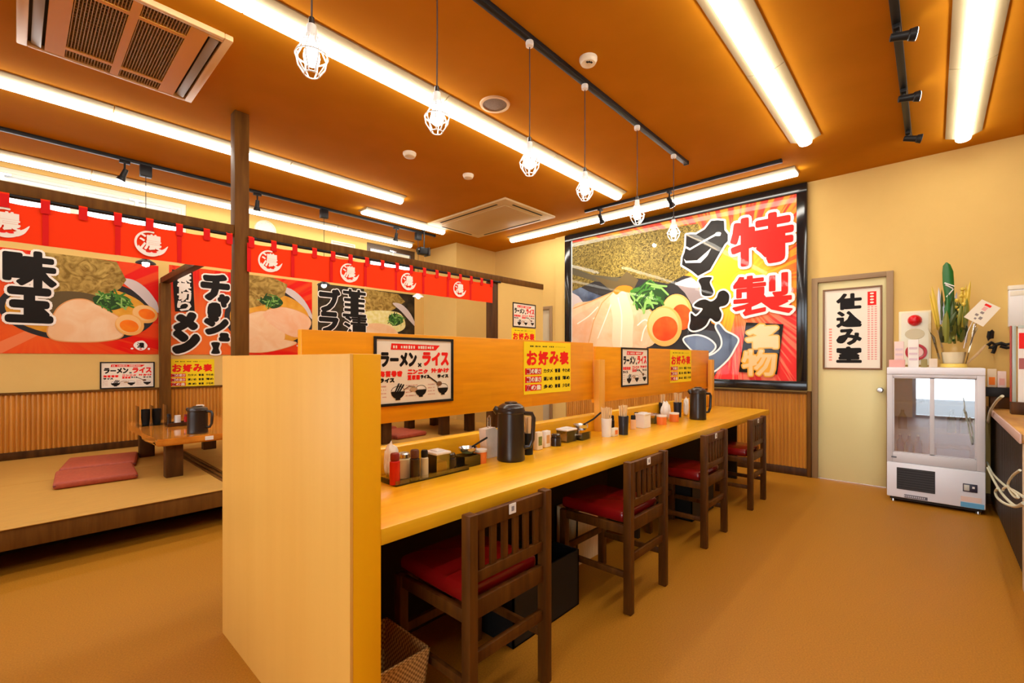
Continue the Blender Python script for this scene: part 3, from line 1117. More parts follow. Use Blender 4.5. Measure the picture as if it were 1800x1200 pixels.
def p3(A):
    a0, a1, b0, b1 = 2.962, 4.632, 1.31, 2.345
    A.rect(a0, a1, b0, b1, 0, NZ('poster_black_print', (0.018, 0.014, 0.01), (0.06, 0.042, 0.02), noise=8, rough=0.45, coords='UV'))
    def cl(pts):
        return [(min(max(a, a0), a1), min(max(b, b0), b1)) for a, b in pts]
    A.poly(cl(A.px([(640, 505), (700, 517), (712, 530), (690, 545), (640, 560)])), 2, nori_gold)
    A.poly(cl(smooth(A.px([(690, 533), (706, 535), (722, 552), (732, 575), (722, 566), (706, 548)]), 4)), 3, bowl_hi)
    A.poly(cl(smooth(A.px([(630, 560), (645, 547), (680, 546), (705, 552), (712, 575), (690, 585), (640, 582)]), 5)), 3, noodle_m)
    A.poly(cl(smooth(A.px([(630, 580), (655, 568), (690, 575), (700, 600), (640, 610)]), 5)), 5, pork_m)
    s = A.ab(695, 562)
    leaves(A, s[0], s[1], 0.15, 0.10, 5, 30, 12)
    for ch, u0, v0, u1, v1 in (('ブ', 560, 509, 598, 548), ('ラ', 560, 549, 595, 584), ('ッ', 564, 584, 592, 606), ('ク', 560, 606, 594, 640), ('韮', 602, 511, 643, 556), ('漬', 604, 557, 646, 596)):
        tbox(A, ch, u0, v0, u1, v1, 9, black_print, 0.0085 if ch in '韮漬' else 0.022, white_print, 0.014)

wall_poster('red poster of ramen with two egg halves and two large black characters at left', -0.62, 1.118, 1.305, 2.315, p1)
wall_poster('red poster of ramen with sliced pork partly behind the tall pillar', 1.216, 2.878, 1.305, 2.345, p2)
wall_poster('dark poster of ramen with greens and outlined lettering right of the red posters', 2.962, 4.632, 1.31, 2.345, p3)

# --- the white rice sign and the yellow preference sign, printed in several sizes
def bars(A, a0, a1, b, h, layer, mat, n, seed):
    rnd = random.Random(seed)
    w = (a1 - a0) / n
    for i in range(n):
        if rnd.random() < .12:
            continue
        hh = h * rnd.uniform(.55, 1)
        A.rect(a0 + w * i, a0 + w * (i + rnd.uniform(.5, .8)), b - hh / 2, b + hh / 2, layer, mat)

def rice_sign(A, a0, a1, b0, b1, t, framed=0.012):
    W, H = a1 - a0, b1 - b0
    X = lambda f: a0 + f * W
    Y = lambda f: b1 - f * H
    A.rect(a0, a1, b0, b1, 0, cream_print)
    A.poly([(X(.17), Y(.16)), (X(.18), Y(.06)), (X(.83), Y(.075)), (X(.77), Y(.16))], 1, red_print)
    bars(A, X(.2), X(.75), Y(.115), H * .055, 2, cream_print, 17, 3)
    d = H * .016
    A.row('ラーメン', X(.04), X(.51), Y(.43), Y(.20), 1, black_print, d)
    A.text('×', X(.52), X(.57), Y(.44), Y(.37), 1, black_print, d * .4)
    A.row('ライス', X(.575), X(.97), Y(.42), Y(.19), 1, red_print, d)
    e = H * .008
    A.row('海苔巻き', X(.03), X(.32), Y(.585), Y(.49), 1, red_print, e)
    A.row('ライス', X(.03), X(.22), Y(.675), Y(.605), 1, black_print, e)
    A.row('ニンニク', X(.38), X(.66), Y(.55), Y(.475), 1, red_print, e)
    A.row('豆板醤', X(.38), X(.55), Y(.645), Y(.565), 1, red_print, e)
    A.row('ライス', X(.555), X(.68), Y(.63), Y(.57), 1, black_print, e)
    A.row('汁かけ', X(.70), X(.97), Y(.54), Y(.46), 1, red_print, e)
    A.row('ライス', X(.79), X(.96), Y(.63), Y(.57), 1, black_print, e)
    for k, (f0, f1) in enumerate(((.03, .12), (.36, .52), (.66, .76))):
        for j in range(4):
            bars(A, X(f0), X(f1), Y(.73 + j * .055), H * .018, 1, M('grey_red_ink', (0.62, 0.30, 0.26), 0.5), 7, k * 9 + j)
    for k, (cx, cy, r) in enumerate(((.26, .82, .085), (.56, .81, .075), (.875, .80, .075))):
        c = (X(cx), Y(cy))
        A.poly(ell(c[0], c[1] + r * H * .1, r * W * .95, r * H * .85, 20, 0, 180), 1, white_print)
        A.line(ell(c[0], c[1] + r * H * .1, r * W * .95, r * H * .85, 20, 0, 180), H * .004, 2, black_print)
        A.poly(ell(c[0], c[1], r * W * 1.02, r * H * 1.35, 20, 180, 360), 2, black_print)
        A.rect(c[0] - r * W * .35, c[0] + r * W * .35, c[1] - r * H * 1.6, c[1] - r * H * 1.2, 2, black_print)
    for j in range(3):                                              # hand-drawn chopsticks and strips over the bowls
        A.line([(X(.22 + j * .025), Y(.84)), (X(.27 + j * .03), Y(.70 + j * .01))], H * .013, 3, black_print)
    A.line([(X(.67), Y(.60)), (X(.76), Y(.68)), (X(.80), Y(.72))], H * .011, 3, black_print)
    A.line(ell(X(.82), Y(.725), W * .035, H * .035, 12), H * .006, 3, M('brown_ink', (0.2, 0.10, 0.05), 0.5), closed=True)
    A.line([(X(.33), Y(.80)), (X(.40), Y(.745)), (X(.48), Y(.76))], H * .007, 3, M('brown_ink', (0.2, 0.10, 0.05), 0.5))
    A.poly(ell(X(.46), Y(.80), W * .05, H * .03), 2, M('tan_ink', (0.55, 0.36, 0.2), 0.5))
    A.build('print', t)
    m = MB()
    plate(m, A, a0, a1, b0, b1, 0.002, white_print)
    m.build('sheet', t)
    m = MB()
    frame_rect(m, A, a0 - framed, a1 + framed, b0 - framed, b1 + framed, framed, -0.003, 0.006, black, 0.001)
    m.build('frame', t)

def taste_sign(A, a0, a1, b0, b1, t):
    W, H = a1 - a0, b1 - b0
    X = lambda f: a0 + f * W
    Y = lambda f: b1 - f * H
    A.rect(a0, a1, b0, b1, 0, yellow_print)
    bars(A, X(.12), X(.62), Y(.085), H * .03, 1, black_print, 14, 5)
    bars(A, X(.65), X(.88), Y(.085), H * .015, 1, M('dull_yellow_ink', (0.5, 0.38, 0.02), 0.5), 8, 6)
    A.row('お好み表', X(.04), X(.96), Y(.45), Y(.17), 1, red_print, H * .015)
    rows = (('麺の硬さ', 'カタメ', '普通', 'やわめ'), ('味の濃さ', '濃いめ', '普通', '薄め'), ('脂の量', '多め', '普通', '少なめ'))
    for i, (k, p, q, r) in enumerate(rows):
        y = .51 + i * .155
        A.rect(X(.02), X(.345), Y(y + .115), Y(y - .005), 1, red_print)
        A.rect(X(.05), X(.125), Y(y + .105), Y(y + .005), 2, cream_print)
        A.row(k, X(.04), X(.335), Y(y + .10), Y(y + .01), 3, M('dark_red_ink', (0.45, 0.02, 0.02), 0.5) if i % 2 == 0 else M('dark_red_ink', (0.45, 0.02, 0.02), 0.5), H * .004)
        A.row(k[1:], X(.13), X(.335), Y(y + .10), Y(y + .01), 4, cream_print, H * .003)
        A.row(p, X(.385), X(.59), Y(y + .09), Y(y + .012), 1, black_print, H * .003)
        A.row(q, X(.63), X(.755), Y(y + .09), Y(y + .012), 1, black_print, H * .003)
        A.row(r, X(.80), X(.985), Y(y + .09), Y(y + .012), 1, black_print, H * .003)
    A.build('print', t)
    m = MB()
    plate(m, A, a0, a1, b0, b1, 0.002, yellow_print)
    m.build('sheet', t)

YM = 1.805                                                          # centre line of the counter
BF = YM - 0.018                                                     # room side of the boards
def sign(fn, name, label, cat, plane, val, a0, a1, b0, b1, grp):
    A = Art(plane, val)
    t = thing(name, label, cat, ((a0 + a1) / 2, val, b0) if plane == 'Y' else (val, -(a0 + a1) / 2, b0), grp)
    fn(A, a0, a1, b0, b1, t)
    return t
def span(val, u0, u1):
    return on('Y', val, u0, 600).x, on('Y', val, u1, 600).x
G1, G2 = 'black framed rice menu signs', 'yellow taste preference signs'
a0, a1 = span(BF - .003, 657, 796)
sign(rice_sign, 'menu_sign', 'black framed white rice sign on near board beside the pale end panel', 'sign', 'Y', BF - .003, a0 + .012, a1 - .012, 1.052, 1.338, G1)
a0, a1 = span(BF - .003, 921, 1003)
sign(taste_sign, 'taste_sign', 'large yellow sign with red heading on near board right of the jug', 'sign', 'Y', BF - .003, a0, a1, 1.038, 1.355, G2)
a0, a1 = span(BF - .003, 1092, 1139)
sign(rice_sign, 'menu_sign', 'black framed white sign on far board between post and yellow sign', 'sign', 'Y', BF - .003, a0 + .012, a1 - .012, 1.045, 1.33, G1)
a0, a1 = span(BF - .003, 1178, 1215)
sign(taste_sign, 'taste_sign', 'yellow sign with red heading on the far board above the far jug', 'sign', 'Y', BF - .003, a0, a1, 1.03, 1.335, G2)
sign(rice_sign, 'menu_sign', 'framed white sign on left wall under the poster with two eggs', 'sign', 'Y', YW - .003, .630, 1.072, .942, 1.208, G1)
sign(taste_sign, 'taste_sign', 'yellow sign on left wall between wall post and end panel', 'sign', 'Y', YW - .003, 1.224, 1.672, .912, 1.25, G2)
YA = PY - 0.03
a0, a1 = span(YA, 901, 941)
sign(rice_sign, 'menu_sign', 'framed white sign on alcove wall beside big picture', 'sign', 'Y', YA - .003, a0 + .012, a1 - .012, 1.67, 1.955, G1)
sign(taste_sign, 'taste_sign', 'yellow sign below white one on alcove wall, half behind the board', 'sign', 'Y', YA - .003, a0 - .02, a1, 1.30, 1.645, G2)

# --- brown framed notice on the door
A = Art('X', XW + 0.008)
t = thing('door_poster', 'brown framed white poster with black brush characters on the cream door', 'poster', (XW + .01, 0.6, 1.55))
a0, a1, b0, b1 = -0.835, -0.378, 1.160, 1.958
A.rect(a0, a1, b0, b1, 0, cream_print)
W, H = a1 - a0, b1 - b0
for i, ch in enumerate('仕込み室'):
    y = b1 - H * (.05 + i * .225)
    A.text(ch, a0 + W * .22, a0 + W * .68, y - H * .21, y, 1, black_print, 0.010)
A.poly([(a0 + W * .78, b1 - H * .05), (a0 + W * .93, b1 - H * .05), (a0 + W * .93, b1 - H * .22), (a0 + W * .78, b1 - H * .22)], 1, red_print)
for i in range(4):
    A.poly(ell(a0 + W * .855, b1 - H * (.075 + i * .037), W * .035, H * .011), 2, cream_print)
for k, f in enumerate((.80, .86, .92)):
    for j in range(24):
        y = b1 - H * (.24 + j * .028)
        A.rect(a0 + W * (f - .02), a0 + W * (f + .018), y - H * .009, y + H * .007, 1, M('pale_red_text', (0.80, 0.38, 0.34), 0.5))
for j in range(12):
    y = b1 - H * (.50 + j * .036)
    A.rect(a0 + W * .085, a0 + W * .14, y - H * .011, y + H * .009, 1, M('pale_red_text_b', (0.84, 0.30, 0.22), 0.5))
A.build('print', t)
m = MB()
plate(m, A, a0, a1, b0, b1, 0.003, white_print)
m.build('sheet', t)
m = MB()
frame_rect(m, A, a0 - .014, a1 + .014, b0 - .014, b1 + .014, .016, -.004, .012, M('brown_picture_frame', (0.20, 0.09, 0.03), 0.4), 0.002)
m.build('frame', t)

# ------------------------------------------------------------------ counter with its end panel and boards
CX0, CX1 = 0.745, 5.16
CY0, CY1 = 1.218, 2.392
t = thing('counter_end_panel', 'pale wood end panel closing the near end of the long counter', 'panel', (0.695, YM, 0))
m = MB()
m.box(0.645, 0.655, CY0, CY1, 0, 1.265, panel_m, 0.001)
m.build('outer_face', t)
m = MB()
m.box(0.655, CX0, CY0, CY1, 0, 1.265, panel_edge, 0.002)
m.build('core', t)

under_m = M('shade_toned_board', (0.030, 0.016, 0.006), 0.7, spec=0.1)  # wood board with the shade below the countertop put into its colour
def counter(label, y0, y1, grp='long wooden counters'):
    t = thing('dining_counter', label, 'counter', ((CX0 + CX1) / 2, (y0 + y1) / 2, 0), grp)
    m = MB()
    m.box(CX0, CX1, y0, y1, CZ - 0.05, CZ, counter_m, 0.003)
    m.build('countertop', t)
    ys = y1 - 0.03 if y1 < 1.9 else y0 + 0.03
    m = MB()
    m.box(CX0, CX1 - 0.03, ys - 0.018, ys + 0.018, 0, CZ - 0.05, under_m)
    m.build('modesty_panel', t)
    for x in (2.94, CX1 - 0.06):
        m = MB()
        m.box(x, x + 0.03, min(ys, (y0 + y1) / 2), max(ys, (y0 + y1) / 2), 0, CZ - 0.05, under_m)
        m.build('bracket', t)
    return t
counter('long honey wood counter with four chairs pushed under it', CY0, YM - 0.001)
counter('rear counter on the far side of the boards, seen through the gap', YM + 0.001, CY1)

# boards between the two counters
def screen(label, x0, x1, z0, z1, posts):
    t = thing('counter_divider', label, 'divider', ((x0 + x1) / 2, YM, CZ), 'divider boards along the counter')
    m = MB()
    m.box(x0, x1, YM - 0.018, YM + 0.018, z0, z1, board_m, 0.002)
    m.build('board', t)
    m = MB()
    m.box(x0, x1, YM - 0.03, YM + 0.03, CZ, 0.855, counter_m, 0.002)
    m.build('low_ledge', t)
    for (xa, xb, zt, w) in posts:
        m = MB()
        m.box(xa, xb, YM - w, YM - 0.0305, 0.74, zt, post_orange, 0.002)
        m.build('post', t)
    return t
screen('near divider board carrying the large white and yellow signs', CX0 + .003, 2.80, 0.965, 1.365, ((CX0 + .004, CX0 + .03, 1.2, 0.07),))
screen('far divider board carrying the small signs, beside the big picture', 2.835, 5.09, 0.935, 1.342, ((2.79, 2.865, 1.245, 0.075), (5.02, 5.09, 1.245, 0.075)))

# ------------------------------------------------------------------ chairs
def make_chair(loc, label):
    x, y, _ = loc
    t = thing('dining_chair', label, 'chair', loc, 'chairs at the long counter')
    hw = 0.195
    p = 0.019
    for sx in (-1, 1):
        m = MB()
        m.box(x + sx * hw - p, x + sx * hw + p, y - 0.02, y + 0.022, 0, 0.745, chair_wood, 0.004)
        m.build('rear_leg', t)
        m = MB()
        m.box(x + sx * hw - p, x + sx * hw + p, y + 0.37, y + 0.41, 0, 0.43, chair_wood, 0.004)
        m.build('front_leg', t)
        m = MB()
        m.box(x + sx * hw - 0.011, x + sx * hw + 0.011, y + 0.022, y + 0.37, 0.385, 0.43, chair_wood, 0.002)
        m.build('side_rail', t)
        m = MB()
        m.box(x + sx * hw - 0.009, x + sx * hw + 0.009, y + 0.022, y + 0.37, 0.17, 0.2, chair_wood, 0.002)
        m.build('stretcher', t)
    def cross(name, y0, y1, z0, z1):
        m = MB()
        m.box(x - hw + p, x + hw - p, y0, y1, z0, z1, chair_wood, 0.003)
        return m.build(name, t)
    cross('top_rail', y - 0.008, y + 0.016, 0.685, 0.738)
    cross('lower_back_rail', y - 0.006, y + 0.014, 0.512, 0.55)
    cross('seat_rail', y - 0.008, y + 0.014, 0.395, 0.458)
    cross('seat_rail', y + 0.38, y + 0.4, 0.385, 0.43)
    cross('back_stretcher', y - 0.006, y + 0.014, 0.245, 0.285)
    cross('front_stretcher', y + 0.38, y + 0.4, 0.2, 0.235)
    for i in range(6):
        m = MB()
        xs_ = x - 0.143 + i * 0.0572
        m.box(xs_ - 0.014, xs_ + 0.014, y - 0.002, y + 0.010, 0.548, 0.688, chair_wood, 0.002)
        m.build('slat', t)
    m = MB()
    m.box(x - 0.19, x + 0.19, y + 0.03, y + 0.42, 0.43, 0.49, red_vinyl, 0.022, 3)
    o = m.build('seat_cushion', t)
    o['label'] = 'red vinyl seat cushion'
    m = MB()
    m.box(x - 0.017, x + 0.017, y - 0.0105, y - 0.008, 0.702, 0.737, white_paper)
    m.box(x - 0.007, x + 0.007, y - 0.0112, y - 0.0105, 0.711, 0.728, M('grey_tag_ink', (0.3, 0.3, 0.32), 0.6))
    o = m.build('tag', t)
    o['label'] = 'small white tag on the top rail'
    return t
c0 = make_chair((1.20, 1.11, 0), 'dark slatted chair nearest the pale end panel')
dup(c0, (2.24, 1.10, 0), 'dark slatted chair, second from the pale end panel')
dup(c0, (3.29, 1.115, 0), 'dark slatted chair, third from the pale end panel')
dup(c0, (4.33, 1.115, 0), 'dark slatted chair farthest down the counter, nearest the big picture')

# ------------------------------------------------------------------ ceiling lights
led_soft = M('led_diffuser_dimmed', (1, 1, 1), 0.4, emit=(1.0, 0.945, 0.83), estr=TUBE * 0.5)

def make_light(x0, x1, y0, y1, label, grp, mat=None):
    """LED batten: tapered enamel housing with a rounded glowing diffuser; long side along X or Y"""
    L = 'X' if (x1 - x0) > (y1 - y0) else 'Y'
    t = thing('led_batten', label, 'ceiling light', ((x0 + x1) / 2, (y0 + y1) / 2, ZC), grp)
    if L == 'X':
        a0, a1, c, w = x0, x1, (y0 + y1) / 2, (y1 - y0) / 2
    else:
        a0, a1, c, w = y0, y1, (x0 + x1) / 2, (x1 - x0) / 2
    m = MB()
    prof = [(-w, ZC), (-w, ZC - 0.008), (-w * .45, ZC - 0.03), (w * .45, ZC - 0.03), (w, ZC - 0.008), (w, ZC)]
    m.prism([(c + q, z) for q, z in prof] if L == 'X' else [(c + q, z) for q, z in prof], L, a0 + .004, a1 - .004, housing_m)
    m.build('housing', t)
    m = MB()
    r = w * .44
    arc = [(c - r, ZC - 0.029)] + [(c - r * math.cos(PI * i / 8), ZC - 0.042 - 0.028 * math.sin(PI * i / 8)) for i in range(9)] + [(c + r, ZC - 0.029)]
    m.prism(arc, L, a0 + .006, a1 - .006, mat or led_m)
    m.build('diffuser', t)
    return t

LW = 0.22
n_l = 1.28
def light_row(xs_, yc, labels, grp, mat=None):
    for x0, lb in zip(xs_, labels):
        make_light(x0, x0 + n_l, yc - LW / 2, yc + LW / 2, lb, grp, mat)
light_row([3.375, 2.095, 0.815, -0.465, -1.745], 2.64,
          ['far end batten of the bright ceiling row crossing behind the hanging cage bulbs', 'second batten from the far end of the row behind the cage bulbs',
           'third batten from far end behind the cage bulbs, cut by the top edge', 'batten overhead behind the camera in the row of the cage bulbs', 'rearmost batten of the row of the cage bulbs'], 'battens above the counter')
light_row([1.785, 0.505, -0.775, -2.055], 4.575,
          ['batten of the middle left row right of the tall pillar, ending in mid ceiling', 'batten of the middle left row passing behind the tall pillar', 'batten of the middle left row at the left picture edge, under the big air conditioner', 'rearmost batten of the middle left row'], 'battens over the platform front')
light_row([2.945], 5.244, ['lone short batten left of the beige air conditioner'], 'battens over the platform front')
light_row([3.085, 1.805, 0.525, -0.755, -2.035], 6.25,
          ['far batten of the row along the left wall, above the brown window', 'batten along the left wall above the round white clock', 'batten along the left wall above the right part of the white window', 'batten along the left wall at the left picture edge', 'rearmost batten along the left wall'], 'battens along the left wall', led_soft)
light_row([3.285, 2.005, 0.725, -0.555], 0.80,
          ['batten on the right ceiling, nearest to the big picture', 'batten on right ceiling cut by the top edge, left of the spotlight track', 'batten overhead in the right ceiling row', 'rearmost batten of the right ceiling row'], 'battens on the right ceiling')
light_row([4.095, 2.815, 1.535, .255], -0.185,
          ['rightmost ceiling batten ending at the far wall above the fridge', 'rightmost row batten cut by the top edge of the photo', 'second batten overhead in the rightmost row', 'rearmost batten in the rightmost row'], 'battens on the right ceiling')
for y0, lb in ((0.985, 'right end of the batten row above the big picture'), (2.265, 'middle batten of the row above the big picture'), (3.545, 'left end of the batten row above the big picture')):
    make_light(5.24 - LW / 2, 5.24 + LW / 2, y0, y0 + n_l, lb, 'battens above the big picture')

# ------------------------------------------------------------------ lighting tracks, spots, pendants
def track(label, x0, x1, y0, y1):
    t = thing('lighting_track', label, 'track', ((x0 + x1) / 2, (y0 + y1) / 2, ZC), 'black lighting tracks')
    m = MB()
    m.box(x0, x1, y0, y1, ZC - 0.03, ZC, black, 0.002)
    m.build('rail', t)
    e = 0.02
    m = MB()
    if x1 - x0 > y1 - y0:
        m.box(x1, x1 + e, y0 - .003, y1 + .003, ZC - 0.033, ZC, black, 0.002)
    else:
        m.box(x0 - .003, x1 + .003, y0 - e, y0, ZC - 0.033, ZC, black, 0.002)
    m.build('end_cap', t)
track('black ceiling track carrying the hanging cage bulbs', 0.2, 4.32, 1.71, 1.75)
track('thin black track on the ceiling above the tatami platform', -2.2, 4.3, 5.54, 5.575)
track('black ceiling track above the big picture', 4.87, 4.905, 1.065, 3.24)
track('black spotlight track between the two right ceiling batten rows', 2.2, 5.1, 0.13, 0.17)

def spot(label, loc, d, grp, stem=0.10, lit=False, watts=0.0):
    """track spotlight: clip, stem and tapered head aimed along d"""
    x, y = loc
    t = thing('track_spotlight', label, 'spotlight', (x, y, ZC - 0.033), grp)
    m = MB()
    m.box(x - .04, x + .04, y - .016, y + .016, ZC - 0.055, ZC - 0.0305, black, 0.003)
    m.build('track_adapter', t)
    j = Vector((x, y, ZC - 0.055 - stem))
    m = MB()
    m.tube([(x, y, ZC - 0.055), j], 0.008, black, 8)
    m.build('stem', t)
    d = Vector(d).normalized()
    m = MB()
    m.tube([j - d * .03, j - d * .028, j + d * .05, j + d * .055, j + d * .085], [.012, .02, .024, .03, .036], black, 16)
    h = m.build('lamp_head', t)
    if watts:
        li = bpy.data.lights.new('spot_lamp', 'SPOT')
        li.energy = watts
        li.spot_size = R(125)
        li.spot_blend = 1.0
        li.shadow_soft_size = 0.03
        li.color = (1.0, 0.93, 0.80)
        lo = bpy.data.objects.new('spot_lamp', li)
        COL.objects.link(lo)
        lo.parent = t
        lo.location = j + d * .095 - t.location
        lo.rotation_euler = d.to_track_quat('-Z', 'Y').to_euler()
    m = MB()
    m.tube([j + d * .0855, j + d * .087], [.033, .033], M('lit_spot_lens', (1, 1, 1), 0.3, emit=(1, .96, .9), estr=5.0) if lit else M('spot_lens', (0.25, 0.25, 0.25), 0.1), 16)
    m.build('lens', h)
    return t
g = 'spots of the right ceiling track'
spot('lit black spotlight nearest the top edge on the right track', (3.33, 0.15), (.28, -1, -.12), g, 0.03, True)
spot('lit black spotlight in the middle of the right track', (4.15, 0.15), (.28, -1, -.05), g, 0.03, True)
spot('unlit black spotlight at the far wall end of the right track', (4.93, 0.15), (.2, -1, -.25), g, 0.03)
g = 'spots above the big picture'
spot('black spotlight above the left part of big picture', (4.888, 3.02), (.75, 0, -1), g, 0.07, True, 38.0)
spot('black spotlight above the middle of big picture', (4.888, 2.14), (.75, -.25, -1), g, 0.07, True, 38.0)
g = 'spots of the platform track'
spot('black spotlight over the platform above white window', (0.70, 5.557), (-.35, .2, -1), g, 0.08)
spot('black spotlight over the platform just right of tall pillar', (1.84, 5.557), (0, .2, -1), g, 0.08)
spot('small black spotlight over the platform above the brown window', (3.64, 5.557), (0, .3, -1), g, 0.08)

def make_pendant(x, label):
    y = 1.73
    t = thing('cage_pendant', label, 'pendant lamp', (x, y, ZC - .03), 'white wire cage pendants')
    m = MB()
    m.lathe([(0, 0), (.022, 0), (.024, -.01), (.022, -.028), (.008, -.034), (0, -.034)], (x, y, ZC - .031), white, 16)
    o = m.build('track_plug', t)
    m = MB()
    m.tube([(x, y, ZC - .06), (x + .002, y, ZC - .3), (x, y, 2.535)], 0.0035, M('brown_cord', (0.05, 0.022, 0.01), 0.6), 6)
    m.build('cord', t)
    m = MB()
    m.lathe([(.004, 2.545), (.010, 2.54), (.012, 2.512), (.004, 2.51)], (x, y, 0), brownblack, 14)
    m.lathe([(0, 2.513), (.017, 2.511), (.019, 2.475), (.022, 2.472), (.022, 2.455), (0, 2.455)], (x, y, 0), white, 18)
    m.build('socket', t)
    m = MB()
    m.lathe([(0, 2.455), (.014, 2.452), (.016, 2.435), (.027, 2.41), (.030, 2.39), (.026, 2.370), (.014, 2.360), (0, 2.357)], (x, y, 0), bulb_m, 18)
    m.build('bulb', t)
    m = MB()
    cage = [(.023, 2.470), (.030, 2.445), (.058, 2.395), (.052, 2.365), (.026, 2.325)]
    for i in range(8):
        a = 2 * PI * i / 8
        m.tube([(x + r * math.cos(a), y + r * math.sin(a), z) for r, z in cage], 0.0029, white, 5)
    for r, z in ((.030, 2.445), (.058, 2.395), (.026, 2.325)):
        m.tube([(x + r * math.cos(2 * PI * i / 24), y + r * math.sin(2 * PI * i / 24), z) for i in range(24)], 0.0029, white, 5, closed=True)
    m.build('wire_cage', t)
    return t
pd = make_pendant(0.762, 'largest hanging cage bulb, nearest the camera at the upper left')
for x, lb in ((1.356, 'second cage bulb from the nearest, hanging before the bright batten row'), (2.033, 'third cage bulb from the nearest, left of the middle of the photo'),
              (2.607, 'fourth cage bulb from the nearest, at the end of the bright batten row'), (3.349, 'fifth cage bulb, hanging in front of the far batten row'),
              (4.042, 'farthest cage bulb, hanging in front of the seaweed of the big picture')):
    dup(pd, (x, 1.73, ZC - .03), lb)

def table_pendant(x, label, zb, dark):
    y = 5.557
    t = thing('table_pendant', label, 'pendant lamp', (x, y, ZC - .03), 'pendants above the low tables')
    m = MB()
    m.box(x - .045, x + .045, y - .03, y + .03, ZC - .135, ZC - .031, black, 0.004)
    m.build('plug_box', t)
    m = MB()
    m.tube([(x, y, ZC - .135), (x, y, zb + .06)], .003, black, 6)
    m.build('cord', t)
    m = MB()
    m.lathe([(0, zb + .07), (.02, zb + .068), (.03, zb + .04), (.075, zb + .012), (.08, zb), (.074, zb), (.028, zb + .03), (0, zb + .035)], (x, y, 0), dark, 20)
    m.build('shade', t)
    m = MB()
    m.lathe([(0, zb + .03), (.018, zb + .025), (.03, zb + .002), (.026, zb - .02), (0, zb - .032)], (x, y, 0), bulb_m, 16)
    m.build('bulb', t)
    return t
table_pendant(0.855, 'dark pendant lamp over the near low table, below noren', 2.165, black)
table_pendant(2.60, 'pendant lamp over the middle low table, at poster with outlined lettering', 2.165, black)
table_pendant(4.01, 'pendant lamp over the far low table, right of dark poster', 2.165, white)

# security camera above the curtain rail
t = thing('security_camera', 'black camera hanging from the ceiling near the boxed corner', 'camera', (4.03, 5.44, ZC))
m = MB()
m.lathe([(0, 0), (.035, 0), (.035, -.02), (.01, -.03), (.009, -.27), (0, -.27)], (4.03, 5.44, ZC), black, 14)
m.build('drop_rod', t)
m = MB()
m.box(3.935, 4.07, 5.39, 5.49, 2.76, 2.86, black, 0.012)
m.build('camera_body', t)
m = MB()
m.box(4.07, 4.10, 5.38, 5.50, 2.75, 2.87, brownblack, 0.006)
m.build('back_plate', t)
m = MB()
m.tube([(3.934, 5.44, 2.81), (3.91, 5.44, 2.805)], [.034, .03], black_gloss, 16)
m.build('camera_lens', t)

# ------------------------------------------------------------------ ceiling units
dark_slot = M('dark_slot', (0.02, 0.015, 0.012), 0.7)
vane_m = M('grey_vane', (0.35, 0.33, 0.32), 0.45)
aa = (0.008, 0.868, 3.005, 3.948)
ac_cream = M('ac_cream_panel', (0.74, 0.50, 0.24), 0.45)  # cream panel, its colour warmed to carry the light bounced off the floor
ac_tan = M('ac_bounce_lit_grille', (0.74, 0.36, 0.05), 0.45)  # orange of the floor's bounce light put into the grille colour
t = thing('ceiling_air_conditioner', 'large ceiling air conditioner with gridded intake at the upper left', 'air conditioner', (0.438, 3.476, ZC), 'ceiling air conditioners')
m = MB()
zb = ZC - 0.032
x0, x1, y0, y1 = aa
m.box(x0, x0 + .045, y0, y1, zb, ZC, ac_cream, .006)
m.box(x1 - .045, x1, y0, y1, zb, ZC, ac_cream, .006)
m.box(x0 + .045, x1 - .045, y1 - .03, y1, zb, ZC, ac_cream, .004)
m.box(x0 + .045, x1 - .045, y0, y0 + .03, zb, ZC, ac_cream, .004)
m.box(x0 + .045, x0 + .115, y0 + .03, y0 + .05, zb, ZC, ac_cream)
m.box(x0 + .115, x0 + .17, y0 + .03, y1 - .03, zb, ZC, ac_tan)
m.box(x1 - .17, x1 - .115, y0 + .03, y1 - .03, zb, ZC, ac_tan)
m.box(x1 - .115, x1 - .045, y0 + .03, y0 + .05, zb, ZC, ac_cream)
m.build('face_panel', t)
m = MB()
m.box(x0 + .045, x0 + .115, y0 + .05, y1 - .03, ZC - .006, ZC, dark_slot)
m.build('air_outlet', t)
m = MB()
m.box(x1 - .115, x1 - .045, y0 + .05, y1 - .03, ZC - .006, ZC, dark_slot)
m.build('air_outlet', t)
for xv in (x0 + .08, x1 - .08):
    m = MB()
    m.box(xv - .022, xv + .022, y0 + .06, y1 - .045, zb + .004, zb + .012, vane_m, .003, rot=Matrix.Rotation(R(14), 4, 'Y'))
    m.build('vane', t)
m = MB()
gx0, gx1, gy0, gy1 = x0 + .17, x1 - .17, y0 + .03, y1 - .03
m.box(gx0, gx1, gy0, gy1, ZC - .005, ZC, dark_slot)
xm = (gx0 + gx1) / 2
for (a, b) in ((gx0, gx0 + .03), (xm - .02, xm + .02), (gx1 - .03, gx1)):
    m.box(a, b, gy0, gy1, zb, ZC - .005, ac_tan)
for yb in (gy0 + .12, gy1 - .13):
    m.box(gx0 + .03, gx1 - .03, yb, yb + .028, zb + .001, ZC - .005, ac_tan)
slat_m = M('grille_slat', (0.42, 0.30, 0.19), 0.5)
for i in range(15):
    for (a, b) in ((gx0 + .03, xm - .02), (xm + .02, gx1 - .03)):
        x = a + (b - a) * (i + .5) / 15
        m.box(x - .0022, x + .0022, gy0, gy1, zb + .006, ZC - .010, slat_m)
for i in range(30):
    y = gy0 + (gy1 - gy0) * (i + .5) / 30
    m.box(gx0 + .03, gx1 - .03, y - .0015, y + .0015, zb + .010, ZC - .008, slat_m)
m.build('intake_grille', t)

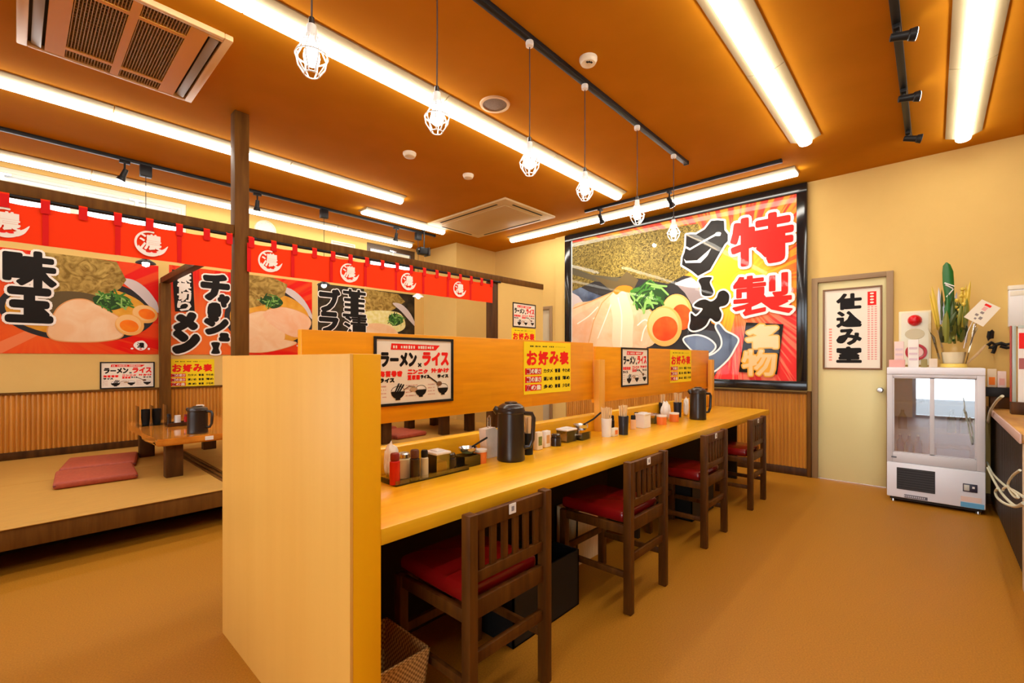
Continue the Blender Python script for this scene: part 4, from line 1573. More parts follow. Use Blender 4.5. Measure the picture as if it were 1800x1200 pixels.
t = thing('ceiling_air_conditioner', 'flat beige ceiling air conditioner near the far left corner', 'air conditioner', (4.33, 4.385, ZC), 'ceiling air conditioners')
bx = (3.85, 4.81, 3.645, 5.125)
ac_b = M('ac_beige_panel', (0.66, 0.49, 0.24), 0.5)
m = MB()
m.box(bx[0], bx[1], bx[2], bx[3], ZC - .028, ZC, ac_b, .01)
m.build('face_panel', t)
m = MB()
m.box(bx[0] + .14, bx[1] - .14, bx[2] + .14, bx[3] - .14, ZC - .038, ZC - .0285, M('ac_beige_grille', (0.56, 0.39, 0.18), 0.5), .004)
m.build('centre_panel', t)
for (a, b, c, d) in ((bx[0] + .055, bx[0] + .085, bx[2] + .2, bx[3] - .2), (bx[1] - .085, bx[1] - .055, bx[2] + .2, bx[3] - .2), (bx[0] + .2, bx[1] - .2, bx[2] + .055, bx[2] + .085), (bx[0] + .2, bx[1] - .2, bx[3] - .085, bx[3] - .055)):
    m = MB()
    m.box(a, b, c, d, ZC - .0295, ZC - .0283, dark_slot)
    m.build('air_outlet', t)

def detector(label, x, y, r, holes):
    t = thing('smoke_detector', label, 'smoke detector', (x, y, ZC), 'round ceiling detectors')
    m = MB()
    m.lathe([(0, 0), (r, 0), (r, -.014), (r * .92, -.02), (r * .9, -.026), (r * .8, -.036), (r * .4, -.042), (0, -.043)], (x, y, ZC), offwhite, 28)
    m.build('cover', t)
    if holes:
        for i in range(3):
            m = MB()
            a = R(200 + i * 28)
            m.box(x + math.cos(a) * r * .5 - .007, x + math.cos(a) * r * .5 + .007, y + math.sin(a) * r * .5 - .005, y + math.sin(a) * r * .5 + .005, ZC - .0432, ZC - .038, black)
            m.build('sensor_slot', t)
detector('round white smoke detector beside the black bulb track', 2.43, 1.587, .056, True)
detector('round white detector left of the speaker, above the middle of the noren', 2.444, 3.518, .06, False)
detector('small round detector between the speaker and beige air conditioner', 3.136, 3.49, .055, False)
t = thing('ceiling_speaker', 'round flush ceiling speaker with brown grille and cream rim', 'speaker', (2.40, 2.379, ZC))
m = MB()
m.lathe([(.088, -.004), (.09, -.010), (.108, -.010), (.112, 0), (.088, 0), (.088, -.004)], (2.40, 2.379, ZC), M('speaker_rim', (0.72, 0.50, 0.26), 0.5), 36)
m.build('rim', t)
m = MB()
m.lathe([(0, 0), (.088, 0), (.088, -.005), (0, -.007)], (2.40, 2.379, ZC), NZ('speaker_grille', (0.12, 0.07, 0.03), (0.24, 0.15, 0.075), noise=220, rough=0.7), 36)
m.build('grille', t)

# ------------------------------------------------------------------ noren curtains
NZ0, NZ1, NY = 1.917, 2.168, PY - 0.062
def rod(label, x0, x1):
    t = thing('curtain_rod', label, 'curtain rod', ((x0 + x1) / 2, NY, 2.18), 'black noren rods')
    m = MB()
    m.tube([(x0, NY, 2.178), (x1, NY, 2.178)], .011, black, 12)
    m.build('pole', t)
    for x in (x0 + .02, x1 - .02):
        m = MB()
        m.box(x - .012, x + .012, NY - .012, PY - .0405, 2.168, 2.192, black, .002)
        m.build('bracket', t)
rod('black rod of the left red noren, left of the tall pillar', -1.6, 1.10)
rod('black rod of the long red noren, right of the tall pillar', 1.235, 3.99)

def noren(label, edges, emb, tabs):
    t = thing('noren_curtain', label, 'curtain', ((edges[0] + edges[-1]) / 2, NY, 2.17), 'red noren curtains')
    rnd = random.Random(len(edges))
    for i in range(len(edges) - 1):
        x0, x1 = edges[i], edges[i + 1]
        m = MB()
        k = m.mi(red_cloth)
        n = 10
        cols = []
        ph = rnd.uniform(0, 6)
        for j in range(n + 1):
            f = j / n
            x = x0 + (x1 - x0) * f
            col = []
            for h in range(5):
                z = NZ1 - .028 - (NZ1 - .028 - NZ0) * h / 4
                d = .004 * math.sin(f * 2 * PI * 1.0 + ph) * (.4 + h / 4)
                zz = z + (.006 * math.sin(PI * ((f * 2) % 1)) * -1 if h == 0 else 0)
                col.append(m.bm.verts.new((x, NY - .002 + d, zz)))
            cols.append(col)
        for j in range(n):
            for h in range(4):
                m.bm.faces.new((cols[j][h], cols[j + 1][h], cols[j + 1][h + 1], cols[j][h + 1])).material_index = k
        m.build('cloth_panel', t, auto=80)
    for i, x in enumerate(edges[:-1]):                             # overlap seams
        m = MB()
        m.box(x - .012, x + .014, NY - .0075, NY - .0065, NZ0 + .003, NZ1 - .03, red_dark)
        m.build('seam', t)
    for x in tabs:
        m = MB()
        m.tube([(x - .02, NY, 2.178), (x + .02, NY, 2.178)], .0135, red_cloth, 14, cap=False)
        m.box(x - .02, x + .02, NY - .0145, NY - .0125, 2.105, 2.180, red_dark)
        m.build('tab', t)
    for x in emb:
        A = Art('Y', NY - .0095)
        emblem(A, x, 2.021, .083, 0, white_print, red_print)
        A.build('emblem', t)
    return t
pl = .3255
eL = [-1.503 + pl * i for i in range(8)] + [1.100]
noren('short red noren left of the tall pillar, with white round emblems', eL, [.616 - pl * 2 * i for i in range(4)], [-1.503 + .1628 * i for i in range(16)] + [1.083])
eR = [1.215 + pl * i for i in range(8)] + [3.853]
noren('long red noren from the tall pillar to the far post, with four round emblems', eR, [1.363, 2.030, 2.655, 3.325], [1.232 + .1622 * i for i in range(17)])

# ------------------------------------------------------------------ things on the counter
def cxz(u, y):
    """x of the counter point on the line y = const seen in image column u"""
    return on('Y', y, u, 700).x

def jug(label, x, y, h, r, rot):
    t = thing('insulated_jug', label, 'jug', (x, y, CZ), 'dark insulated jugs')
    def bm_add(fn, name, mat=None):
        m = MB()
        fn(m)
        return m.build(name, t)
    bm_add(lambda m: m.lathe([(0, 0), (r * .96, 0), (r, .006), (r * .98, .02), (r * .97, h * .5), (r * .95, h * .80), (0, h * .80)], (x, y, CZ + .0005), brownblack, 36), 'body')
    bm_add(lambda m: m.lathe([(r * .955, h * .801), (r * 1.0, h * .815), (r * 1.0, h * .855), (r * .96, h * .87), (r * .95, h * .9), (r * .8, h * .94), (r * .6, h * .965), (r * .45, h * .97), (r * .45, h * .99), (r * .3, h), (0, h)], (x, y, CZ), brownblack, 36), 'lid')
    d = Vector((math.cos(rot), math.sin(rot), 0))
    c = Vector((x, y, CZ))
    up = Vector((0, 0, 1))
    bm_add(lambda m: m.tube([c + d * r * .9 + up * h * .80, c + d * r * 1.5 + up * h * .79, c + d * r * 1.62 + up * h * .72, c + d * r * 1.55 + up * h * .35, c + d * r * 1.35 + up * h * .23, c + d * r * .9 + up * h * .21], .011, brownblack, 10), 'handle')
    bm_add(lambda m: m.tube([c - d * r * .9 + up * h * .83, c - d * r * 1.12 + up * h * .875, c - d * r * 1.22 + up * h * .89], [.022, .016, .012], brownblack, 12), 'spout')
    return t
rt_ang = math.atan2(-FX, FY)
jug('dark brown insulated jug on near counter left of the yellow sign', 1.705, 1.575, .296, .071, rt_ang)
jug('dark insulated jug at the far end of the counter', 3.93, 1.47, .275, .067, rt_ang)

def cyl_item(name, label, cat, u, y, parts, grp=None, z=CZ):
    """parts: (part name, profile, material); stands on the counter at image column u"""
    x = cxz(u, y)
    t = thing(name, label, cat, (x, y, z), grp)
    for pn, prof, mat in parts:
        m = MB()
        m.lathe(prof, (x, y, z + .0005), mat, 20)
        m.build(pn, t)
    return t

def chopstick_cup(label, u, y, r, h, mat, hs, n=16, seed=1, grp='chopstick cups'):
    x = cxz(u, y)
    t = thing('chopstick_cup', label, 'cup', (x, y, CZ), grp)
    m = MB()
    m.lathe([(0, 0), (r * .86, 0), (r, h), (r * .9, h), (r * .8, .006), (0, .006)], (x, y, CZ + .0005), mat, 20)
    m.build('cup', t)
    rnd = random.Random(seed)
    for i in range(n):
        a, q = rnd.uniform(0, 2 * PI), math.sqrt(rnd.random())
        m = MB()
        b = Vector((x + math.cos(a) * q * r * .5, y + math.sin(a) * q * r * .5, CZ + .008))
        e = Vector((x + math.cos(a) * q * r * .98, y + math.sin(a) * q * r * .98, CZ + hs * rnd.uniform(.95, 1)))
        m.tube([b, e], [.0032, .0042], pale_wood, 6)
        m.build('chopstick', t)
    return t

def tub(label, u, y, sx, sy, h, body, lid, content=None, grp='plastic condiment tubs', name='condiment_tub', lidded=True, zb=None):
    x = cxz(u, y)
    CZ = zb or globals()['CZ']
    t = thing(name, label, 'tub', (x, y, CZ), grp)
    m = MB()
    a, b = sx / 2, sy / 2
    z0, z1 = CZ + .001, CZ + h
    m.box(x - a, x + a, y - b, y + b, z0, z0 + .004, body)
    for (xa, xb, ya, yb) in ((x - a, x + a, y - b, y - b + .003), (x - a, x + a, y + b - .003, y + b), (x - a, x - a + .003, y - b + .003, y + b - .003), (x + a - .003, x + a, y - b + .003, y + b - .003)):
        m.box(xa, xb, ya, yb, z0 + .004, z1, body)
    m.build('box', t)
    if content:
        m = MB()
        m.box(x - a + .008, x + a - .008, y - b + .008, y + b - .008, z0 + .006, z0 + h * .6, content, .006)
        m.build('contents', t)
    if lidded:
        m = MB()
        m.box(x - a - .004, x + a + .004, y - b - .004, y + b + .004, z1 + .0005, z1 + .012, lid, .004)
        m.box(x - a * .6, x + a * .6, y - b * .6, y + b * .6, z1 + .0125, z1 + .018, lid, .002)
        m.build('lid', t)
    return t

def tray(label, x0, x1, y0, y1):
    t = thing('condiment_tray', label, 'tray', ((x0 + x1) / 2, (y0 + y1) / 2, CZ), 'clear condiment trays')
    m = MB()
    m.box(x0, x1, y0, y1, CZ + .0005, CZ + .005, clear_tub)
    m.build('base', t)
    m = MB()
    for (xa, xb, ya, yb) in ((x0, x1, y0, y0 + .003), (x0, x1, y1 - .003, y1), (x0, x0 + .003, y0, y1), (x1 - .003, x1, y0, y1)):
        m.box(xa, xb, ya, yb, CZ + .005, CZ + .022, clear_tub)
    m.build('rim', t)

red_glass = M('red_sauce', (0.55, 0.012, 0.01), 0.15)
garlic = M('cream_paste', (0.74, 0.60, 0.34), 0.6)
dkjar = M('dark_brown_jar', (0.03, 0.016, 0.01), 0.2)
greens_m = NZ('green_pickle', (0.10, 0.16, 0.03), (0.22, 0.26, 0.06), noise=60, rough=0.5)
orange_lab = M('orange_label', (0.80, 0.20, 0.03), 0.5)
tissue = NZ('white_tissue', (0.80, 0.77, 0.70), (0.86, 0.84, 0.79), noise=30, rough=0.8, bump=0.4)

T0 = CZ + .0055
tray('clear tray of condiments at the near end of the counter', 1.03, 1.42, 1.575, 1.735)
def jar(label, u, y, r, h, body, cap, cap_h, z=T0, name='condiment_jar', grp='condiment bottles and jars', neck=.75):
    return cyl_item(name, label, 'jar', u, y, [
        ('jar', [(0, 0), (r, 0), (r, h * .6), (r * .98, h - cap_h - .004), (r * neck, h - cap_h), (0, h - cap_h)], body),
        ('cap', [(r * .8, h - cap_h + .0004), (r * .86, h - cap_h + .002), (r * .86, h - .005), (r * .7, h), (0, h)], cap)], grp, z)
jar('red bottle in the tray next to the end panel', 694, 1.60, .021, .125, red_glass, M('dark_red_cap', (0.22, 0.01, 0.01), 0.4), .03)
jar('glass jar of cream paste in the tray beside the red bottle', 710, 1.665, .03, .105, garlic, steel, .022)
jar('black pepper mill in the near tray', 729, 1.60, .021, .125, dkjar, M('brown_cap', (0.10, 0.03, 0.02), 0.35), .035)
jar('small clear shaker with black cap in the near tray', 746, 1.605, .017, .115, M('pale_pepper', (0.62, 0.55, 0.36), 0.5), black, .03)
def crumpled(label, u, y, z, w, h, seed):
    x = cxz(u, y)
    t = thing('paper_napkin', label, 'napkin', (x, y, z), 'crumpled white napkins')
    m = MB()
    r = bmesh.ops.create_icosphere(m.bm, subdivisions=3, radius=1.0)
    m.mi(tissue)
    rnd = random.Random(seed)
    for v in m.bm.verts:
        k = 1 + .22 * math.sin(v.co.x * 7 + seed) * math.cos(v.co.y * 6) + rnd.uniform(-.06, .06)
        v.co = Vector((v.co.x * w * k + x, v.co.y * w * .6 * k + y, max(z + .001, z + h * .5 + v.co.z * h * .55 * k)))
    m.build('tissue', t, auto=60)
crumpled('crumpled white tissue behind the red bottle', 688, 1.695, T0, .032, .14, 2)
tub('clear tub with white lid in the near tray', 769, 1.625, .075, .085, .085, clear_tub, white, pork_edge, zb=T0)
jar('dark brown jar right of the near tray', 792, 1.61, .026, .085, dkjar, dkjar, .02, CZ)
tub('clear tub of green pickles under a metal ladle', 820, 1.655, .10, .09, .05, clear_tub, white, greens_m, lidded=False)
x = cxz(822, 1.655)
t = thing('serving_ladle', 'metal ladle lying across the tub of green pickles', 'ladle', (x, 1.655, CZ + .06))
m = MB()
m.lathe([(0, .058), (.03, .06), (.042, .072), (.046, .085), (.043, .085), (.03, .066), (0, .063)], (x, 1.655, CZ), steel, 20)
m.build('bowl', t)
m = MB()
m.tube([(x + .03, 1.655, CZ + .083), (x + .09, 1.66, CZ + .10), (x + .14, 1.665, CZ + .112)], .005, black, 8)
m.build('handle', t)
cyl_item('condiment_jar', 'orange labelled tub beside the near jug', 'jar', 845, 1.64, [('jar', [(0, 0), (.028, 0), (.03, .055), (0, .055)], orange_lab), ('cap', [(.031, .0555), (.032, .066), (0, .068)], white)], 'condiment bottles and jars')
# napkin holder with tongs
x = cxz(861, 1.70)
t = thing('tong_holder', 'white paper lined holder with small tongs, behind near jug', 'holder', (x, 1.70, CZ))
m = MB()
m.prism([(x - .035, CZ + .001), (x + .04, CZ + .001), (x + .045, CZ + .13), (x + .02, CZ + .155), (x - .05, CZ + .15)], 'Y', 1.68, 1.73, tissue)
m.build('paper_bag', t)
m = MB()
for d in (-.008, .008):
    m.tube([(x + d, 1.705, CZ + .10), (x + d * 1.2, 1.705, CZ + .205), (x, 1.705, CZ + .215)], .0035, steel, 6)
m.build('tongs', t)
chopstick_cup('dark chopstick cup just right of the near jug', 928, 1.60, .031, .115, black, .205, 18, 4)
def packet(label, u, y, w, h, mat, mat2, z=CZ, d=.03):
    x = cxz(u, y)
    t = thing('condiment_packet_box', label, 'box', (x, y, z), 'small condiment boxes')
    m = MB()
    m.box(x - w / 2, x + w / 2, y - d / 2, y + d / 2, z + .0008, z + h, mat, .003)
    m.build('box', t)
    m = MB()
    m.box(x - w * .3, x + w * .3, y - d / 2 - .001, y - d / 2, z + h * .25, z + h * .75, mat2)
    m.build('print_patch', t)
packet('pale packet with green mark right of the near chopstick cup', 946, 1.64, .05, .10, offwhite, greens_m)
packet('pale packet with orange mark beside the green marked one', 960, 1.655, .05, .095, white, M('tan_label', (0.66, 0.36, 0.12), 0.5))
jar('dark jar between the two near packets and the steel ladle tub', 977, 1.64, .032, .07, dkjar, dkjar, .02, CZ)
tub('white lidded tub right of the dark jar below the yellow sign', 996, 1.675, .10, .08, .07, clear_tub, white, pork_m)
tub('open tub with steel scoop at the end of the near board', 1021, 1.655, .10, .09, .05, clear_tub, white, steel, lidded=False)
x = cxz(1021, 1.655)
t = thing('serving_ladle', 'steel scoop with black handle beside the middle post', 'ladle', (x, 1.655, CZ + .06))
m = MB()
m.lathe([(0, .058), (.03, .06), (.045, .075), (.048, .095), (.045, .095), (.03, .066), (0, .063)], (x, 1.655, CZ), steel, 20)
m.build('bowl', t)
m = MB()
m.tube([(x + .035, 1.655, CZ + .09), (x + .14, 1.65, CZ + .115), (x + .22, 1.645, CZ + .15)], .006, black, 8)
m.build('handle', t)

# far half
chopstick_cup('white chopstick cup left of the navy one, just past the middle post', 1066, 1.585, .035, .12, white, .195, 16, 6)
packet('cream box with orange mark in front of the white chopstick cup', 1080, 1.555, .055, .055, offwhite, orange_lab)
chopstick_cup('navy chopstick cup in front of the far board', 1096, 1.545, .035, .125, navy, .20, 18, 8)
jar('small black bottle between the white and navy chopstick cups', 1075, 1.64, .02, .12, black, black, .03, CZ)
jar('pale pepper shaker right of navy chopstick cup', 1113, 1.61, .02, .10, pork_m, black, .03, CZ)
jar('dark sauce bottle beside the steel pot', 1119, 1.64, .02, .11, dkjar, black, .03, CZ)
tub('white tub beside the dark sauce bottle', 1130, 1.60, .10, .075, .095, white, white, None)
tub('clear tub with steel lid left of the orange labelled jars', 1147, 1.655, .11, .09, .06, clear_tub, steel, greens_m)
crumpled('white tissue heaped behind the orange labelled jars', 1170, 1.65, CZ, .055, .15, 5)
cyl_item('condiment_jar', 'left orange labelled jar on far counter', 'jar', 1163, 1.56, [('jar', [(0, 0), (.036, 0), (.038, .06), (0, .06)], orange_lab), ('cap', [(.039, .0605), (.04, .072), (0, .074)], white)], 'condiment bottles and jars')
cyl_item('condiment_jar', 'right orange labelled jar on far counter, before the tall navy cup', 'jar', 1185, 1.56, [('jar', [(0, 0), (.036, 0), (.038, .06), (0, .06)], orange_lab), ('cap', [(.039, .0605), (.04, .072), (0, .074)], white)], 'condiment bottles and jars')
chopstick_cup('black chopstick cup behind the heaped tissue near the far jug', 1165, 1.738, .033, .13, black, .205, 14, 11)
chopstick_cup('tall navy chopstick cup left of the far jug', 1191, 1.66, .036, .13, navy, .215, 16, 13)
crumpled('beige paper bag shaped napkin left of far jug', 1206, 1.64, CZ, .035, .15, 8)

# ------------------------------------------------------------------ baskets and boxes under the counter
def open_box(name, label, x0, x1, y0, y1, h, mat, taper, inner, z0=0.001, grp=None, th=.008):
    t = thing(name, label, 'basket' if 'basket' in name else 'box', ((x0 + x1) / 2, (y0 + y1) / 2, z0), grp)
    m = MB()
    m.box(x0 + taper, x1 - taper, y0 + taper, y1 - taper, z0, z0 + .006, mat)
    m.build('bottom', t)
    def wall_(a, b, c, d):
        m = MB()
        P = []
        cx_, cy_ = (x0 + x1) / 2, (y0 + y1) / 2
        for (x, y) in (a, b):
            k = Vector((cx_ - x, cy_ - y, 0))
            P.append((Vector((x, y, z0 + h)), Vector((x + taper * (1 if x < cx_ else -1), y + taper * (1 if y < cy_ else -1), z0))))
        n = Vector((c, d, 0)) * th
        A, B = P
        f = [A[1], B[1], B[0], A[0]]
        g = [p + n for p in f]
        vf = [m.bm.verts.new(p) for p in f]
        vg = [m.bm.verts.new(p) for p in g]
        k = m.mi(mat)
        m.bm.faces.new(vf).material_index = k
        m.bm.faces.new(list(reversed(vg))).material_index = m.mi(inner)
        m.bridge(vf, vg, k)
        m.build('side_wall', t)
    wall_((x0, y0), (x1, y0), 0, 1)
    wall_((x1, y0), (x1, y1), -1, 0)
    wall_((x1, y1), (x0, y1), 0, -1)
    wall_((x0, y1), (x0, y0), 1, 0)
    return t
basket_m = M('woven_straw', (0.42, 0.22, 0.06), 0.7)
nt = basket_m.node_tree
tc = nt.nodes.new('ShaderNodeTexCoord')
br = nt.nodes.new('ShaderNodeTexChecker')
br.inputs['Scale'].default_value = 110
br.inputs['Color1'].default_value = (0.62, 0.36, 0.11, 1)
br.inputs['Color2'].default_value = (0.26, 0.12, 0.03, 1)
nt.links.new(tc.outputs['Object'], br.inputs['Vector'])
nt.links.new(br.outputs['Color'], nt.nodes['Principled BSDF'].inputs['Base Color'])
open_box('woven_basket', 'woven straw basket on the floor beside the pale end panel', .752, .978, 1.285, 1.56, .25, basket_m, .025, basket_m)
open_box('storage_box', 'black box on the floor between the first and second chair', 1.455, 1.95, 1.33, 1.62, .28, black, .0, black, grp='boxes under the counter')
open_box('storage_box', 'black box on the floor behind the third chair', 3.52, 3.98, 1.36, 1.66, .28, black, .0, black, grp='boxes under the counter')
open_box('storage_box', 'light brown box under the second chair', 2.30, 2.62, 1.58, 1.74, .33, pale_wood, .0, pale_wood, grp='boxes under the counter')

# ------------------------------------------------------------------ tatami: tables, cushions, tableware
def low_table(label, x0, x1, y0, y1, seed, grp='low tables on the tatami'):
    t = thing('low_table', label, 'table', ((x0 + x1) / 2, (y0 + y1) / 2, PZ), grp)
    rnd = random.Random(seed)
    pts = []
    for i in range(9):
        pts.append((x0 + rnd.uniform(-.014, .014) , y0 + .02 + (y1 - y0 - .04) * i / 8))
    pts = [(x0 + .03, y0)] + [(a - .02, b) for a, b in pts[0:1]] + pts[1:] + [(x0 + .03, y1)] + [(x1 - .03, y1)]
    for i in range(9):
        pts.append((x1 + rnd.uniform(-.014, .014), y1 - .02 - (y1 - y0 - .04) * i / 8))
    pts.append((x1 - .03, y0))
    m = MB()
    m.prism(pts, 'Z', .555, .612, amber)
    bmesh.ops.bevel(m.bm, geom=[e for e in m.bm.edges if abs(e.verts[0].co.z - e.verts[1].co.z) < 1e-4], offset=.012, segments=2, affect='EDGES')
    m.build('table_top', t)
    for (x, y) in ((x0 + .13, y0 + .14), (x1 - .13, y0 + .14), (x0 + .13, y1 - .2), (x1 - .13, y1 - .2)):
        m = MB()
        m.box(x - .06, x + .06, y - .045, y + .045, PZ, .556, dark_wood, .006)
        m.build('leg', t)
    return t
low_table('glossy amber low table with live edge on the tatami, left of end panel', .765, 1.56, 4.50, 5.98, 2)
low_table('middle low table on the tatami, seen through the counter gap', 2.25, 3.02, 4.50, 5.98, 4)
low_table('far low table on the tatami beside the alcove', 3.62, 4.32, 4.50, 5.6, 6)

def cushion(label, c, w, d, rot, z=PZ, h=.055):
    t = thing('floor_cushion', label, 'cushion', (c[0], c[1], z), 'red floor cushions')
    m = MB()
    m.box(-w / 2, w / 2, -d / 2, d / 2, .001, h, zabuton, .02, 3)
    bmesh.ops.transform(m.bm, matrix=Matrix.Translation((c[0], c[1], z)) @ Matrix.Rotation(rot, 4, 'Z'), verts=m.bm.verts[:])
    m.build('pad', t)
    m = MB()
    m.tube([(sx * (w / 2 - .004), sy * (d / 2 - .004), h / 2) for sx, sy in ((-1, -1), (1, -1), (1, 1), (-1, 1))], .006, M('dark_red_piping', (0.14, 0.02, 0.012), 0.6), 6, closed=True)
    bmesh.ops.transform(m.bm, matrix=Matrix.Translation((c[0], c[1], z)) @ Matrix.Rotation(rot, 4, 'Z'), verts=m.bm.verts[:])
    m.build('piping', t)
cushion('front red floor cushion of the pair left of the amber table', (.455, 5.02), .49, .52, R(-4))
cushion('back red floor cushion of the pair left of the amber table', (.545, 5.61), .50, .54, R(-10))
cushion('red floor cushion right of the middle low table', (3.32, 5.0), .46, .52, R(3))
cushion('red floor cushion nearer the wall, right of the middle low table', (3.32, 5.65), .46, .52, R(-3))
cushion('red floor cushion left of the middle low table', (1.93, 5.2), .46, .52, R(2))
cushion('dark red floor cushion right of the amber table, behind end panel', (1.84, 4.65), .44, .5, R(2))

TZ = .612
def set_z(fn, *a, **k):
    global CZ
    old = CZ
    CZ = TZ
    r = fn(*a, **k)
    CZ = old
    return r
set_z(jug, 'dark jug on the amber low table, next to the end panel', 1.075, 4.68, .235, .078, rt_ang)
def cup_stack(label, u, y, h):
    x = on('Y', y, u, 720).x
    t = thing('cup_stack', label, 'cups', (x, y, TZ), 'stacks of black cups')
    for i in range(5):
        m = MB()
        z = TZ + .001 + i * .017
        m.lathe([(0, z), (.029, z), (.036, z + .085), (.033, z + .085), (.027, z + .004), (0, z + .004)], (x, y, 0), black, 18)
        m.build('cup', t)
cup_stack('left stack of black cups on amber table', 256, 5.60, .15)
cup_stack('right stack of black cups on amber table', 276, 5.60, .15)
x0, x1 = on('Y', 5.6, 243, 720).x, on('Y', 5.6, 288, 720).x
t = thing('cup_stand', 'clear acrylic cover around the two black cup stacks', 'stand', ((x0 + x1) / 2, 5.6, TZ))
m = MB()
m.box(x0 - .01, x1 + .01, 5.50, 5.70, TZ + .0002, TZ + .0008, clear_tub)
m.build('base', t)
for x in (x0 - .008, (x0 + x1) / 2, x1 + .008):
    m = MB()
    m.box(x - .0015, x + .0015, 5.51, 5.69, TZ + .001, TZ + .19, clear_tub)
    m.build('side_pane', t)
def tjar(label, u, y, r, h, body, cap):
    x = on('Y', y, u, 730).x
    t = thing('condiment_jar', label, 'jar', (x, y, TZ), 'condiments on the amber table')
    m = MB()
    m.lathe([(0, 0), (r, 0), (r, h * .7), (0, h * .7)], (x, y, TZ + .018), body, 16)
    m.build('jar', t)
    m = MB()
    m.lathe([(r * .9, h * .705), (r * .92, h * .97), (0, h)], (x, y, TZ + .018), cap, 16)
    m.build('cap', t)
xa, xb = on('Y', 5.35, 292, 730).x, on('Y', 5.35, 350, 730).x
t = thing('condiment_rack', 'dark wooden condiment tray on the amber table', 'tray', ((xa + xb) / 2, 5.35, TZ))
m = MB()
m.box(xa, xb, 5.28, 5.42, TZ + .0005, TZ + .012, dark_wood, .003)
m.build('base', t)
m = MB()
m.box(xa, xb, 5.28, 5.288, TZ + .012, TZ + .035, dark_wood, .002)
m.box(xa, xb, 5.412, 5.42, TZ + .012, TZ + .035, dark_wood, .002)
m.build('lip', t)
tjar('black topped bottle at the left of the amber table tray', 297, 5.36, .018, .10, dkjar, black)
tjar('white lidded jar on the amber table tray', 312, 5.37, .028, .08, white, white)
tjar('red jar on the amber table tray', 327, 5.36, .018, .085, red_glass, M('dark_red_cap', (0.22, 0.01, 0.01), 0.4))
tjar('round cream jar at the right of the amber table tray', 337, 5.38, .024, .11, offwhite, white)
x = on('Y', 5.30, 352, 720).x
t = thing('napkin_stand', 'white napkins in a black stand behind the amber table jug', 'napkins', (x, 5.3, TZ))
m = MB()
m.box(x - .035, x + .035, 5.27, 5.33, TZ + .001, TZ + .10, black, .004)
m.build('stand', t)
m = MB()
m.box(x - .03, x + .03, 5.28, 5.32, TZ + .101, TZ + .19, white_paper, .003)
m.build('napkins', t)
x = 1.03
t = thing('table_tag', 'small white tag on the front edge of the amber table', 'tag', (1.115, 4.493, .585))
m = MB()
m.box(1.085, 1.145, 4.492, 4.496, .57, .602, white_paper)
m.build('plate', t)

# ------------------------------------------------------------------ left wall fittings
t = thing('wall_clock', 'round white clock high on the left wall, half hidden by beam', 'clock', (2.255, YW - .03, 2.965))
m = MB()
m.lathe([(0, 0), (.135, 0), (.135, .02), (.128, .03), (.118, .03), (.114, .022), (0, .022)], (0, 0, 0), offwhite, 40)
bmesh.ops.transform(m.bm, matrix=Matrix.Translation((2.255, YW, 2.955)) @ Matrix.Rotation(R(90), 4, 'X'), verts=m.bm.verts[:])
m.build('case', t)
m = MB()
for i in range(12):
    a = 2 * PI * i / 12
    m.box(2.255 + math.cos(a) * .095 - .004, 2.255 + math.cos(a) * .095 + .004, YW - .0235, YW - .0225, 2.955 + math.sin(a) * .095 - .004, 2.955 + math.sin(a) * .095 + .004, M('grey_clock_mark', (0.35, 0.33, 0.3), 0.5))
m.build('hour_marks', t)
t = thing('framed_certificate', 'pale framed certificate high on left wall beside the brown window', 'frame', (3.345, YW, 2.9))
m = MB()
m.box(3.17, 3.52, YW - .006, YW, 2.79, 2.985, M('certificate_paper', (0.66, 0.62, 0.52), 0.5))
m.build('sheet', t)
m = MB()
A = Art('Y', YW - .006)
frame_rect(m, A, 3.155, 3.535, 2.775, 3.0, .02, -.006, .014, offwhite, .003)
m.build('frame', t)

# ------------------------------------------------------------------ drinks fridge
FXF, FY0, FY1, FZ = 5.235, -0.308, 0.302, 1.178
fr_w = M('fridge_white', (0.86, 0.89, 0.98), 0.35)
fr_g = M('fridge_grey_frame', (0.68, 0.68, 0.72), 0.4)
fr_in = M('fridge_interior', (0.72, 0.75, 0.80), 0.4)
t = thing('drinks_fridge', 'white drinks fridge with sliding glass doors at the right of the cream door', 'fridge', (5.46, 0, 0))
XB_ = 5.68
m = MB()
m.box(FXF, XB_, FY0, FY1, 0.045, 0.345, fr_w, 0.006)
m.build('lower_cabinet', t)
m = MB()
m.box(FXF + .012, XB_, FY0, FY0 + .028, 0.346, FZ - .06, fr_w, 0.003)
m.box(FXF + .012, XB_, FY1 - .028, FY1, 0.346, FZ - .06, fr_w, 0.003)
m.box(XB_ - .03, XB_, FY0 + .028, FY1 - .028, 0.346, FZ - .06, fr_in)
m.box(FXF + .012, XB_ - .03, FY0 + .028, FY1 - .028, 0.346, 0.40, fr_in)
m.build('body_shell', t)
m = MB()
m.box(FXF, XB_, FY0, FY1, FZ - .06, FZ, fr_w, 0.006)
m.build('top_cap', t)
m = MB()                                                          # door surround
x0, x1 = FXF + .004, FXF + .03
m.box(x0, x1, FY0 + .002, FY0 + .05, .35, FZ - .061, fr_g, .003)
m.box(x0, x1, FY1 - .04, FY1 - .002, .35, FZ - .061, fr_g, .003)
m.box(x0, x1, FY0 + .05, FY1 - .04, .35, .435, fr_g, .003)
m.box(x0, x1, FY0 + .05, FY1 - .04, FZ - .085, FZ - .061, fr_g, .003)
m.build('door_surround', t)
gy0, gy1, gm = FY0 + .05, FY1 - .04, 0.012
